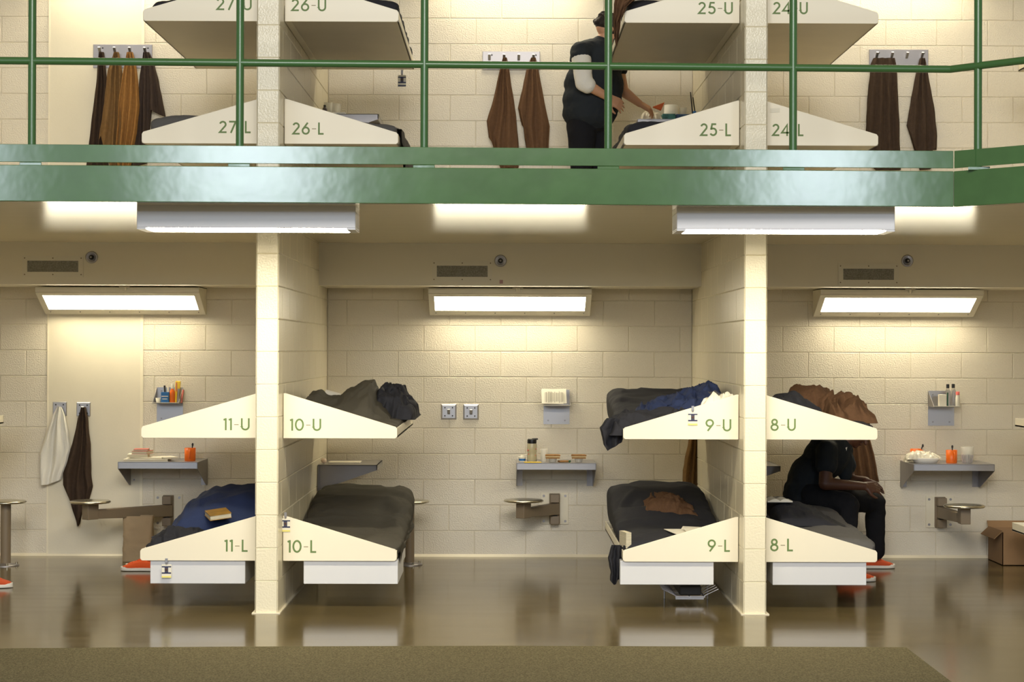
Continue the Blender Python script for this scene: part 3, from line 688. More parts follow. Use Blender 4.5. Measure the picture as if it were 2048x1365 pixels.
# ---------------------------------------------------------------- hanging towels, hooks
def hook_strip(x0, x1, y0, y1, label):
    a, b = A(x0, y0, YW), A(x1, y1, YW); y = YW
    t = thing('hook_strip', ((a.x + b.x) / 2, y, b.z), label, 'hook rail', 'steel hook strips of the upper tier')
    MB().box(a.x, b.x, y - .012, y, b.z, a.z).build('back_plate', 'steeld', t, bevel=.003)
    w = b.x - a.x
    for k in range(4):
        x = a.x + w * (.12 + .255 * k); z = a.z - .055
        m = MB().prism([(y - .01, z + .02), (y - .06, z + .028), (y - .065, z + .02), (y - .05, z + .008), (y - .01, z - .02)], 'x', x - .010, x + .010)
        m.build('hook', 'steel', t, bevel=.002)
        MB().tube((x + .02, y - .012, a.z - .03), (x + .02, y - .015, a.z - .03), .006, n=10).build('bolt', 'dark', t) if k in (0, 3) else None
    return t
hook_strip(187, 305, 89, 137, 'steel strip of four hooks holding four towels, upper left bay')
hook_strip(965, 1080, 103, 140, 'steel strip of four hooks holding two brown towels, upper middle bay')
hook_strip(1738, 1856, 99, 137, 'steel strip of four hooks holding two towels, upper right bay')
def hook_plate(px, py, label):
    c = A(px, py, YW); x, z, y, h = c.x, c.z, YW, .062
    t = thing('wall_hook', (x, y, z - h), label, 'wall hook', 'square steel wall hooks')
    m = MB(); i = h - .012
    v = [(x + sx * h, y, z + sz * h) for sx, sz in ((-1, -1), (1, -1), (1, 1), (-1, 1))] + [(x + sx * i, y - .012, z + sz * i) for sx, sz in ((-1, -1), (1, -1), (1, 1), (-1, 1))]
    m.add(v, [(4, 5, 6, 7), (0, 1, 5, 4), (1, 2, 6, 5), (2, 3, 7, 6), (3, 0, 4, 7)]); m.build('plate', 'steel', t)
    MB().prism([(y - .01, z + .018), (y - .05, z + .024), (y - .056, z + .016), (y - .03, z - .012), (y - .01, z - .022)], 'x', x - .011, x + .011).build('hook', 'steel', t, bevel=.003)
    for sx in (-1, 1):
        for sz in (-1, 1): MB().tube((x + sx * .03, y - .011, z + sz * .032), (x + sx * .03, y - .015, z + sz * .032), .006, n=10).build('bolt', 'dark', t)
hook_plate(120, 818, 'square steel hook holding the white garment')
hook_plate(167.5, 819, 'square steel hook holding the long brown towel')
hook_plate(897.5, 824, 'left, brighter of two empty square hooks in the middle bay')
hook_plate(942, 824.5, 'right of two empty square hooks in the middle bay')
hook_plate(1708, 826, 'square wall hook behind bunk 8-U holding the olive-brown towel')
HY = YW - .03
hang('white_garment', HY, 817, [(0, 117, 124), (.12, 106, 131), (.35, 92, 138), (.6, 82, 142), (.8, 82, 134), (1, 84, 124)], [(0, 972), (.35, 972), (1, 962)], 'whitecloth',
     'white garment hanging from the left hook on the smooth panel', 'garment', seed=2, folds=2.2, amp=.030, gather=.5)
hang('hanging_towel', HY, 817, [(0, 164, 172), (.12, 157, 177), (.4, 146, 182), (.7, 127, 184), (.85, 128, 187), (1, 140, 180)], [(0, 1000), (.18, 1010), (.45, 1057), (.55, 1050), (.75, 1010), (1, 1003)], 'dkbrown_cloth',
     'long dark brown towel hanging from a hook beside the white garment', 'towel', seed=5, folds=3, amp=.028, group='hanging towels')
tw = [('dark brown towel, leftmost of four on the strip', 'dkbrown_cloth', [(0, 196, 206), (.3, 190, 214), (1, 172, 216)], [(0, 336), (1, 336)], 11, HY),
      ('mid brown towel, second from left on the four-towel strip', 'tan_cloth', [(0, 226, 236), (.2, 214, 244), (.6, 206, 248), (1, 196, 246)], [(0, 287), (.12, 275), (.5, 336), (1, 340)], 12, HY - .03),
      ('golden brown towel, third from left on the four-towel strip', 'orange_cloth', [(0, 252, 264), (.15, 246, 272), (.45, 236, 278), (.7, 234, 272), (1, 228, 260)], [(0, 318), (.3, 336), (1, 340)], 13, HY - .045),
      ('dark grey-brown towel, rightmost on the four-towel strip', 'grbrown_cloth', [(0, 285, 297), (.2, 278, 308), (.6, 270, 320), (1, 262, 330)], [(0, 338), (.45, 330), (.58, 224), (.8, 232), (1, 237)], 14, HY)]
for l, m_, rows, bt, sd, D in tw: hang('hanging_towel', D, 108, rows, bt, m_, l, 'towel', seed=sd, folds=3.3, amp=.024, group='hanging towels')
hang('hanging_towel', HY, 116, [(0, 1004, 1012), (.2, 996, 1020), (.5, 986, 1030), (.8, 972, 1036), (1, 976, 1036)], [(0, 275), (.1, 284), (.35, 330), (.4, 337), (1, 336)], 'brown_cloth', 'brown towel, left of the pair in the upper middle bay', 'towel', seed=21, folds=3, group='hanging towels')
hang('hanging_towel', HY, 116, [(0, 1060, 1070), (.2, 1050, 1078), (.5, 1042, 1088), (.75, 1034, 1098), (1, 1042, 1096)], [(0, 250), (.12, 258), (.18, 305), (.5, 306), (1, 298)], 'brown_cloth', 'brown towel with a hemmed end, right of the pair in the upper middle bay', 'towel', seed=22, folds=3, group='hanging towels')
hang('hanging_towel', HY, 114, [(0, 1745, 1788), (.08, 1740, 1792), (.5, 1734, 1796), (1, 1730, 1800)], [(0, 262), (.15, 330), (.3, 338), (1, 338)], 'dkbrown_cloth', 'wide dark brown towel on two hooks, upper right bay', 'towel', seed=23, folds=3.5, group='hanging towels', gather=.8)
hang('hanging_towel', HY, 114, [(0, 1838, 1848), (.2, 1830, 1856), (.5, 1821, 1866), (.85, 1812, 1873), (1, 1820, 1872)], [(0, 272), (.35, 338), (.75, 336), (.8, 297), (1, 297)], 'dkbrown_cloth', 'narrow dark brown towel, rightmost in the upper right bay', 'towel', seed=24, folds=3, group='hanging towels')
hang('hanging_towel', HY, 822, [(0, 1704, 1712), (.15, 1700, 1722), (.4, 1700, 1740), (.6, 1702, 1748), (1, 1706, 1758)], [(0, 955), (1, 962)], 'brown_cloth', 'olive-brown towel hanging on the wall behind the seated person', 'towel', seed=25, folds=3, group='hanging towels')
hang('hanging_towel', 13.9, 838, [(0, 1384, 1398), (.3, 1378, 1402), (.8, 1366, 1402), (1, 1366, 1402)], [(0, 965), (.5, 972), (1, 982)], 'tan_cloth', 'tan-brown towel hanging by the wall below bunk 9-U', 'towel', seed=26, folds=3, group='hanging towels')
hang('hanging_towel', 12.4, 30, [(0, 1460, 1476), (.4, 1456, 1477), (1, 1460, 1474)], [(0, 100), (1, 122)], 'brown_cloth', 'brown towel hanging by the partition below bunk 25-U', 'towel', seed=27, folds=2, group='hanging towels')
# ---------------------------------------------------------------- desks
def wall_desk(xa, xb, dz, label):
    "shelf desk on the back wall; xa, xb front corner pixels"
    y0 = YW - .47; a, b = AX(xa, y0), AX(xb, y0); zt = .772 + dz
    t = thing('wall_desk', ((a + b) / 2, YW, zt - .21), label, 'desk', 'steel wall desks')
    mb = MB().box(a, b, y0, YW, zt - .004, zt); mb.build('desktop', 'steel', t)
    MB().prism([(y0, zt), (y0 + .006, zt), (y0 + .006, zt - .052), (y0, zt - .052)], 'x', a, b).build('front_apron', 'steel', t, bevel=.002)
    for x, s in ((a, 1), (b, -1)):
        x1, x2 = sorted((x, x + s * .004)); 
        m = MB().prism([(y0, zt - .004), (YW, zt - .004), (YW, zt - .21), (YW - .05, zt - .21), (y0, zt - .052)], 'x', x1, x2)
        x1, x2 = sorted((x, x + s * .05)); m.box(x1, x2, YW - .004, YW, zt - .21, zt - .05)
        m.tube((x + s * .03, YW - .004, zt - .17), (x + s * .03, YW - .010, zt - .17), .007, n=10)
        m.build('bracket', 'steeld', t)
    return t
wall_desk(236.5, 396, 0, 'steel wall desk with papers and an orange mug, left bay')
wall_desk(1034, 1193, 0, 'steel wall desk with sandwiches and a drink bottle, middle bay')
wall_desk(1828, 1990, 0, 'steel wall desk with orange mugs and a foam tray, right bay')
wall_desk(1274, 1420, T2, 'steel wall desk in front of the standing person, upper tier')
def side_desk(face, dz, label, ya=13.54, d=.445):
    zt = .770 + dz
    t = thing('side_desk', (face, (ya + YW) / 2, zt - .19), label, 'desk', 'steel side desks')
    MB().box(face, face + d, ya, 14.12, zt - .004, zt).build('desktop', 'steel', t)
    MB().box(face + d - .006, face + d, ya, 14.12, zt - .04, zt).build('front_apron', 'steel', t)
    for y in (ya, 14.11):
        MB().prism([(face + .002, zt), (face + d, zt), (face + d, zt - .038), (face + .004, zt - .192), (face + .002, zt - .192)], 'y', y, y + .006).build('bracket', 'steeld', t)
    MB().box(face, face + .008, ya - .02, ya + .06, zt - .2, zt - .0).build('mounting_plate', 'steeld', t)
    MB().box(face, face + .006, ya - .03, 14.15, .0 + dz, zt - .22).build('lower_panel', 'smooth', t)
    return t
side_desk(LF + .004, 0, 'steel side desk fixed to the left partition beyond bunk 10-L')
side_desk(RB + .004, 0, 'steel side desk fixed to the right partition behind bunk 8')
side_desk(LF + .004, T2, 'steel side desk on the left partition beyond bunk 26-L')
MB().box(LF + .06, LF + .3, 13.75, 13.95, .771, .776).build('sheet_of_paper', 'paper', label='sheet of paper lying on the side desk beyond bunk 10-L', cat='paper')
c = A(645, 920, 13.7); MB().ball((c.x + .01, 13.7, .792), .022, sc=(1, 1, .9)).build('bar_of_soap', mat('pale_pink_soap', S(236, 214, 196), .4), label='small pale soap at the wall end of the side desk', cat='soap')
# ---------------------------------------------------------------- stools
def swing_stool(px_plate, py_plate, seat_px, yseat, label, w=.225):
    cpl = A(px_plate, py_plate, YW); xs_ = AX(seat_px, yseat); zs = .487
    t = thing('swing_stool', (cpl.x, YW, cpl.z - .12), label, 'stool', 'swing-arm stools on the back wall')
    zc = cpl.z; side = 1 if xs_ > cpl.x else -1
    m = MB().box(cpl.x - .11, cpl.x + .11, YW - .010, YW, zc - .125, zc + .125)
    m.build('wall_plate', 'smooth', t, bevel=.002)
    for sx in (-1, 1):
        for sz in (-1, 1): MB().tube((cpl.x + sx * .085, YW - .006, zc + sz * .1), (cpl.x + sx * .085, YW - .014, zc + sz * .1), .010, n=12).build('bolt', 'steeld', t)
    hx = cpl.x - side * .0
    m = MB().box(hx - .042, hx + .042, YW - .03, YW - .006, zc - .12, zc + .12)
    for s in (-1, 1): m.box(hx - .035, hx + .035, YW - .10, YW - .03, zc + s * .085 - .032, zc + s * .085 + .032)
    m.build('hinge_bracket', 'brown', t, bevel=.004)
    MB().tube((hx, YW - .065, zc - .055), (hx, YW - .065, zc + .055), .022, n=14).build('hinge_pin', 'dark', t)
    p = Vector((hx, YW - .065, zc)); q = Vector((xs_, yseat, .43)); d = (q - p); d2 = Vector((d.x, d.y, 0)).normalized(); nn = Vector((-d2.y, d2.x, 0)) * .03
    m = MB(); a, b = p - d2 * .03, q + d2 * .045; v = []
    for pt, h0, h1 in ((a, -.045, .048), (b, -.075, -.01)):
        for s in (-1, 1):
            for h in (h0, h1): 
                c = pt + nn * s; v.append((c.x, c.y, (zc if pt is a else .43) + h))
    m.add(v, [(0, 1, 3, 2), (4, 6, 7, 5), (0, 4, 5, 1), (2, 3, 7, 6), (1, 5, 7, 3), (0, 2, 6, 4)])
    m.build('swing_arm', 'brown', t, bevel=.005)
    MB().obox((q.x, q.y, .41), (.10, .075, .125), math.atan2(d2.y, d2.x)).build('seat_post', 'brown', t, bevel=.004)
    MB().lathe((q.x, q.y, .472), [(.04, 0), (.145, .0), (.153, .006), (.153, .012), (.145, .018), (.10, .020), (.02, .019)], 40).build('seat', 'brass', t)
swing_stool(337.5, 1021, 182, 13.62, 'swing-arm stool with round steel seat reaching far left over the paper bag')
swing_stool(1109, 1017.5, 1048, 13.82, 'swing-arm stool with round steel seat below the middle desk')
swing_stool(1879, 1024.5, 1929, 13.45, 'swing-arm stool with round steel seat below the right desk')
def floor_stool(x, y, label):
    t = thing('floor_stool', (x, y, 0), label, 'stool', 'pole stools bolted to the floor')
    MB().lathe((x, y, .472), [(.04, 0), (.145, .0), (.153, .006), (.153, .012), (.145, .018), (.10, .020), (.02, .019)], 40).build('seat', 'brass', t)
    MB().tube((x, y, .01), (x, y, .473), .038, n=24).build('pole', 'brown', t)
    MB().lathe((x, y, 0), [(.10, 0), (.10, .008), (.05, .012), (.04, .02)], 30).build('base_plate', 'steeld', t)
    for k in range(4): MB().tube((x + .082 * cos(k * pi / 2 + .4), y + .082 * sin(k * pi / 2 + .4), .006), (x + .082 * cos(k * pi / 2 + .4), y + .082 * sin(k * pi / 2 + .4), .026), .009, n=8).build('bolt', 'brass', t)
floor_stool(AX(820, 13.72), 13.72, 'pole stool bolted to the floor behind bunk 10-L, seat edge showing')
floor_stool(AX(13, 13.6), 13.6, 'pole stool bolted to the floor at the left edge')
# ---------------------------------------------------------------- toiletry racks
def rack(px0, px1, py_top, py_bot, py_tray, label):
    a, b = A(px0, py_top, YW), A(px1, py_bot, YW); y = YW; zt, zb, ztr = a.z, b.z, A(px0, py_tray, YW - .2).z; d = .2
    t = thing('wall_rack', ((a.x + b.x) / 2, y, zb), label, 'rack', 'steel toiletry racks')
    MB().box(a.x, b.x, y - .004, y, zb, zt).build('back_plate', 'steel', t)
    MB().box(a.x, b.x, y - d, y, ztr - .003, ztr).build('tray', 'steel', t)
    MB().box(a.x, b.x, y - d, y - d + .003, ztr - .003, ztr + .006).build('tray_lip', 'fixcream', t)
    for x in (a.x, b.x - .003): MB().prism([(y, ztr), (y - d, ztr), (y, zt)], 'x', x, x + .003).build('cheek', 'steeld', t)
    for sx in (.18, .82): 
        for zz in (zb + .03, zt - .03): MB().tube((a.x + (b.x - a.x) * sx, y - .004, zz), (a.x + (b.x - a.x) * sx, y - .010, zz), .007, n=10).build('bolt', 'steeld', t)
    return a.x, b.x, ztr
ra = rack(314, 366, 775, 845, 807, 'steel wall rack full of toiletries, left bay')
rb_ = rack(1087, 1139, 780, 849, 812, 'steel wall rack holding striped papers, middle bay')
rc = rack(1856, 1908, 782, 852, 814, 'steel wall rack with clear bottles, right bay')
def at_rack(px, D=14.12): return AX(px, D)
def bottle(x, y, z, r, h, m, capm, label, cat='bottle', name='bottle', cap=.18, capr=.6, shoulder=.75, group=None):
    t = thing(name, (x, y, z), label, cat, group)
    hb = h * (1 - cap)
    MB().lathe((x, y, z), [(r * .9, 0), (r, .004), (r, hb * shoulder), (r * .9, hb * (shoulder + .1)), (r * capr * .9, hb * .97), (r * capr * .9, hb)], 24).build('body', m, t)
    MB().lathe((x, y, z), [(r * capr, hb), (r * capr, h - .003), (r * capr * .9, h)], 20).build('cap', capm, t)
    return t
z = ra[2]
m = MB().lathe((at_rack(317), 14.12, z), [(.016, 0), (.021, .04), (.0195, .04), (.015, .003)], 18); m.build('paper_cup', 'paper', label='tiny white paper cup at the left of the left rack', cat='cup')
t = thing('toiletry_box', (at_rack(331), 14.12, z), 'blue lettered box in the left rack', 'box')
MB().box(at_rack(331) - .030, at_rack(331) + .030, 14.10, 14.14, z, z + .085).build('body', 'blue', t)
MB().box(at_rack(331) - .026, at_rack(331) + .026, 14.098, 14.10, z + .05, z + .056).box(at_rack(331) - .02, at_rack(331) + .02, 14.098, 14.10, z + .03, z + .035).build('label', 'paper', t)
MB().tube((at_rack(329), 14.17, z), (at_rack(326), 14.19, z + .135), .005, .008, 8).build('razor', 'blackpl', label='black razor handle behind the blue box', cat='razor')
MB().tube((at_rack(335), 14.17, z), (at_rack(333), 14.19, z + .125), .006, .006, 8).build('toothbrush', 'paper', label='white toothbrush behind the blue box', cat='toothbrush')
bottle(at_rack(345), 14.12, z, .021, .15, 'orange', 'paper', 'orange bottle with white domed cap in the left rack', cap=.25, capr=.55)
t = thing('toothpaste_tube', (at_rack(350), 14.2, z), 'yellow tube standing tallest in the left rack', 'tube')
MB().prism([(-.018 + at_rack(350), z), (.018 + at_rack(350), z), (.022 + at_rack(352), z + .17), (-.016 + at_rack(352), z + .172)], 'y', 14.19, 14.215).build('body', 'yellow', t, bevel=.004)
MB().box(at_rack(350) - .004, at_rack(350) + .004, 14.187, 14.19, z + .09, z + .16).build('label', 'red', t)
MB().tube((at_rack(356), 14.12, z), (at_rack(357), 14.14, z + .11), .010, .010, 12).build('deodorant_stick', 'steeld', label='slim grey stick beside the orange bottle in the left rack', cat='stick')
MB().tube((at_rack(361), 14.16, z), (at_rack(363), 14.2, z + .10), .008, .008, 10).build('pen', 'red', label='red pen leaning at the right end of the left rack', cat='pen')
# striped papers
t = thing('paper_stack', (at_rack(1110), 14.1, rb_[2]), 'printed papers standing in the middle rack', 'papers')
for k, (r, off, w, m_) in enumerate(((-.03, 0, .195, 'paper'), (.02, .006, .17, 'paper'))):
    MB().obox((at_rack(1108) - .01 * k, 14.09 - .02 * k, rb_[2] + .072), (w, .006, .125), 0, -.45 + .02 * k, roll=r).build('sheet', 'paper', t)
m = MB(); rnd = random.Random(4); x = at_rack(1108) - .07
while x < at_rack(1108) + .075:
    w = rnd.choice((.002, .003, .004, .006)); h = rnd.uniform(.07, .10)
    m.obox((x, 14.063, rb_[2] + .068), (w, .002, h), 0, -.43, roll=0); x += w + rnd.choice((.002, .004, .006))
m.build('printing', mat('grey_print', S(165, 158, 142), .8), t)
# right rack
z = rc[2]
MB().box(at_rack(1884) - .028, at_rack(1884) + .028, 14.09, 14.13, z, z + .095).build('soap_box', 'paper', label='plain white box in the right rack', cat='box', bevel=.002)
bottle(at_rack(1897), 14.14, z, .020, .175, 'clear', 'blackpl', 'left clear bottle with black flip cap in the right rack', group='clear bottles in the right rack')
bottle(at_rack(1906), 14.11, z, .021, .178, 'clear', 'blackpl', 'right clear bottle with black flip cap in the right rack', group='clear bottles in the right rack')
MB().box(at_rack(1894) - .005, at_rack(1894) + .004, 14.09, 14.10, z, z + .11).build('comb', 'dgreen', label='dark green comb standing before the clear bottles', cat='comb')
bottle(at_rack(1913), 14.08, z, .0165, .118, 'paper', 'pink', 'white bottle with pink cap at the right end of the rack', cap=.22, capr=.9)
# ---------------------------------------------------------------- things on the desks
ZD = .7725
def mug(px, D, label, spoon=(.02, .03), dz=0, hs=1):
    x = AX(px, D); z = ZD + dz
    t = thing('mug', (x, D, z), label, 'mug', 'orange plastic mugs')
    MB().lathe((x, D, z), [(.040, 0), (.042, .004), (.043, .10), (.039, .10), (.036, .008), (.0, .006)], 28).build('cup', 'orange', t)
    ra_ = 0 if hs > 0 else -1.45
    pts = [Vector((x + (.042 + .028 * sin(a)) * cos(ra_), D + (.042 + .028 * sin(a)) * sin(ra_), z + .055 + .032 * cos(a))) for a in [pi * k / 8 for k in range(9)]]
    MB().path(pts, .006, 8).build('handle', 'orange', t)
    return t
def spoon(px, D, dx, label, dz=0):
    x = AX(px, D); z = ZD + dz
    MB().tube((x, D + .01, z + .02), (x + dx, D + .015, z + .118), .004, .005, 8).ball((x + dx * 1.08, D + .016, z + .124), .010, sc=(.8, .5, 1.3)).build('spoon', 'blackpl', label=label, cat='spoon')
mug(381, 13.95, 'orange mug on the left desk', hs=-1); spoon(383, 13.95, .008, 'black spoon standing in the mug on the left desk')
mug(1832, 14.1, 'orange mug behind the foam tray', hs=1); spoon(1836, 14.1, .04, 'black spoon leaning in the mug behind the foam tray')
mug(1903.5, 13.95, 'orange mug in the middle of the right desk', hs=-1); spoon(1906, 13.95, .0, 'black spoon upright in the mug in the middle of the right desk')
x = AX(1935, 13.95)
t = thing('plastic_cup', (x, 13.95, ZD), 'ribbed clear cup half full of dark drink on the right desk', 'cup')
MB().lathe((x, 13.95, ZD), [(.036, 0), (.052, .125), (.050, .125), (.034, .004), (0, .004)], 28).build('cup', 'frost', t)
MB().lathe((x, 13.95, ZD), [(.0, .005), (.033, .005), (.041, .062), (0, .062)], 28).build('drink', 'drink', t)
m = MB()
for k in range(18):
    a = 2 * pi * k / 18; m.tube((x + .037 * cos(a), 13.95 + .037 * sin(a), ZD + .004), (x + .0455 * cos(a), 13.95 + .0455 * sin(a), ZD + .066), .0022, n=5)
m.build('ribs', mat('pale_rib', S(200, 190, 190), .3), t)
# foam tray with wrapped food
x = AX(1852, 13.93)
t = thing('foam_tray', (x, 13.93, ZD), 'white foam tray heaped with film-wrapped food on the right desk', 'tray')
MB().prism([(-.085, 0), (.085, 0), (.115, .04), (.11, .042), (.08, .010), (-.08, .010), (-.11, .042), (-.115, .04)], 'y', -.07, .07).v
mb = MB(); mb.lathe((0, 0, 0), [(.07, 0), (.085, .003), (.118, .036), (.121, .040), (.113, .040), (.08, .012), (0, .011)], 40)
mb.v = [Vector((p.x * 1.0 + x, p.y * .75 + 13.93, p.z + ZD)) for p in mb.v]; mb.build('tray', 'foam', t)
mound('wrapped_food', [(1812, 918), (1820, 908), (1840, 904), (1860, 907), (1880, 916)], 13.87, 13.99, ZD + .03, 'wrap', 55, None, None, fold=.010, freq=26, nx=50, ny=24, parent=t)
mound('wrapped_sandwich', [(1808, 922), (1812, 911), (1822, 908), (1832, 912), (1838, 922)], 14.0, 14.09, ZD + .001, 'wrap', 56, 'film-wrapped sandwich left of the foam tray', 'food', fold=.008, freq=26, nx=30, ny=16)
# left desk: papers and books
def slab(px, D, w, d, h, z, rot, name, m, label, cat, cover=None):
    x = AX(px, D)
    t = thing(name, (x, D, z), label, cat)
    MB().obox((x, D, z + h / 2), (w - .004, d - .004, h - .004), rot).build('pages', m, t)
    if cover:
        MB().obox((x, D, z + h - .0012), (w, d, .0024), rot).obox((x, D, z + .0012), (w, d, .0024), rot).build('cover', cover, t)
    return z + h
z = ZD
z = slab(296, 13.98, .34, .24, .016, z, .06, 'magazine', 'pages', 'large pale magazine at the bottom of the pile on the left desk', 'magazine', 'paper')
slab(335, 13.98, .12, .2, .012, ZD + .018, .5, 'magazine', 'pages', 'open pale magazine sticking out to the right of the book pile', 'magazine', 'paper')
z = slab(300, 13.99, .25, .2, .012, z, -.08, 'notebook', 'pages', 'thin pale notebook second from the bottom of the pile', 'notebook', 'paper')
z = slab(278, 13.98, .155, .19, .024, z, .1, 'paperback_book', 'pages', 'cream paperback below the reddish book on the left desk', 'book', 'paper')
z = slab(286, 13.98, .12, .17, .024, z, -.12, 'paperback_book', 'pages', 'pinkish paperback at the top of the pile, lower of two', 'book', 'red')
z = slab(284, 13.98, .11, .16, .014, z, .1, 'paperback_book', 'pages', 'pinkish thin paperback topmost of the pile on the left desk', 'book', 'red')
# middle desk
x = AX(1045, 13.95)
t = thing('plastic_tub', (x, 13.95, ZD), 'small white tub with blue band at the left of the middle desk', 'tub')
MB().lathe((x, 13.95, ZD), [(.022, 0), (.028, .03), (.030, .034), (.030, .04), (.012, .042), (.012, .05), (0, .05)], 24).build('tub', 'paper', t)
MB().lathe((x, 13.95, ZD), [(.0245, .008), (.0275, .024)], 24).build('band', 'blue', t)
x = AX(1064.5, 13.95)
t = thing('drink_bottle', (x, 13.95, ZD), 'clear drink bottle with black flip lid on the middle desk', 'bottle')
MB().lathe((x, 13.95, ZD), [(.034, 0), (.038, .006), (.038, .05), (.034, .065), (.038, .08), (.038, .13), (.033, .142), (.033, .15)], 28).build('body', mat('cloudy_clear_plastic', S(196, 186, 150), .25, alpha=.75), t)
MB().lathe((x, 13.95, ZD), [(.035, .142), (.036, .146), (.036, .17), (.03, .178), (0, .178)], 28).box(x + .0, x + .046, 13.93, 13.97, ZD + .170, ZD + .182).build('lid', 'blackpl', t, bevel=.002)
m = MB()
for (dx, zz, r) in ((-.030, .09, .008), (-.026, .06, .006), (.024, .05, .006), (.03, .1, .005)): m.ball((x + dx, 13.95 - .026, ZD + zz), r, 6, 8, sc=(1, .6, 1))
m.build('decoration', 'red', t)
x = AX(1088.5, 13.95); MB().lathe((x, 13.95, ZD), [(.024, 0), (.029, .10), (.027, .10), (.022, .004), (0, .004)], 24).build('plastic_cup', 'frost', label='empty clear plastic cup beside the drink bottle', cat='cup')
def sandwich(px, label, seed):
    x = AX(px, 13.9); z = ZD
    cpo = MB().lathe((x, 13.9, z), [(.026, 0), (.033, .028), (.030, .028), (.024, .004), (0, .004)], 22).build('plastic_dish', 'frost', label='small clear dish under a ' + ('sandwich nearer the clear cup' if seed == 1 else 'sandwich at the right end of the desk'), cat='dish', group='clear dishes under sandwiches')
    t = thing('sandwich', (x, 13.9, z + .0285), label, 'sandwich', 'toasted sandwiches on the middle desk')
    a = .055
    for k, (h0, h1, m_) in enumerate(((.0, .011, 'bread'), (.011, .019, 'filling'), (.019, .031, 'bread'))):
        s = 1 + .04 * k
        MB().prism([(x - a * s, 13.87), (x + a * s, 13.865), (x + a * s * .8, 13.94), (x - a * s * .9, 13.95)], 'z', z + .0285 + h0, z + .0285 + h1).build(('lower_slice', 'filling', 'upper_slice')[k], m_, t, bevel=.003)
sandwich(1106, 'sandwich on a dish nearer the clear cup', 1)
sandwich(1158, 'sandwich on a dish at the right end of the middle desk', 2)
MB().obox((AX(1129, 13.9), 13.9, ZD + .007), (.09, .06, .012), .3).build('bread_crust', 'bread', label='piece of bread crust lying between the two sandwiches', cat='bread', bevel=.004)
MB().obox((AX(1066, 13.84), 13.84, ZD + .003), (.13, .06, .004), .1).build('food_wrapper', 'yellow', label='flat yellow wrapper in front of the drink bottle', cat='wrapper')
MB().ball((AX(1140, 13.88), 13.88, ZD + .008), .009).build('green_wrapper', 'dgreen', label='tiny dark green scrap between the sandwiches', cat='wrapper')
# upper desk: white box, roll, teal boxes
zu = ZD + T2
def bxo(px0, px1, y0, y1, h, m_, nm, label, cat, zb=None):
    return MB().box(AX(px0, y0), AX(px1, y0), y0, y1, zb or zu, (zb or zu) + h).build(nm, m_, label=label, cat=cat, bevel=.003)
mound('wrapped_food', [(1282, 234), (1288, 226), (1300, 223), (1314, 226), (1324, 234)], 13.82, 13.98, zu, 'wrap', 77, 'film-wrapped food below the standing person\'s hand', 'food', fold=.008, freq=22, nx=40, ny=16)
bxo(1324, 1350, 13.82, 13.98, .045, 'teal', 'teal_box', 'teal patterned box nearer the standing person', 'box')
bxo(1351, 1380, 13.82, 13.98, .042, mat('blue_teal_box', S(60, 90, 130), .5, var=.5, vscale=30), 'teal_box', 'blue-teal patterned box toward the partition', 'box')
x = AX(1341, 14.08); t = thing('paper_roll', (x, 14.08, zu), 'white toilet paper roll standing on the upper desk', 'paper roll')
MB().lathe((x, 14.08, zu), [(.02, 0), (.054, .002), (.056, .05), (.054, .145), (.02, .145), (.02, .14)], 28).build('roll', 'foam', t)
m = MB().lathe((AX(1365, 14.05), 14.05, zu), [(.026, 0), (.03, .12), (.028, .12), (.024, .004), (0, .004)], 22).build('plastic_cup', 'frost', label='clear cup right of the paper roll on the upper desk', cat='cup')
bottle(AX(1388, 13.9), 13.9, zu, .022, .075, 'cardblue', 'blue', 'small navy bottle at the right of the upper desk', cap=.3)
for k, (dx, hh) in enumerate(((0, .24), (.02, .2))):
    MB().tube((AX(1386, 14.0) + dx, 14.0, zu), (AX(1380, 14.0) + dx, 14.02, zu + hh), .006, .004, 8).build('pen', 'blackpl', label=('taller', 'shorter')[k] + ' dark pen leaning at the right of the upper desk', cat='pen')
# upper side desk (26): tray with cups
x = AX(655, 13.75); zs = .771 + T2
m = MB().lathe((x, 13.75, zs), [(.028, 0), (.036, .11), (.034, .11), (.026, .004), (0, .004)], 24).build('plastic_cup', 'frost', label='clear cup with pinkish content on the upper side desk', cat='cup')
MB().lathe((AX(665, 13.9), 13.9, zs), [(.05, 0), (.062, .12), (.06, .12), (.048, .004), (0, .004)], 24).build('clear_jug', 'frost', label='large clear jug on the upper side desk beyond 26-L', cat='jug')
bottle(AX(648, 13.65), 13.65, zs, .018, .08, 'drink', 'blackpl', 'short dark bottle at the left of the upper side desk')
MB().box(AX(640, 13.6), AX(690, 13.6), 13.56, 13.63, zs, zs + .014).build('tray', 'foam', label='thin white tray at the front of the upper side desk', cat='tray', bevel=.004)
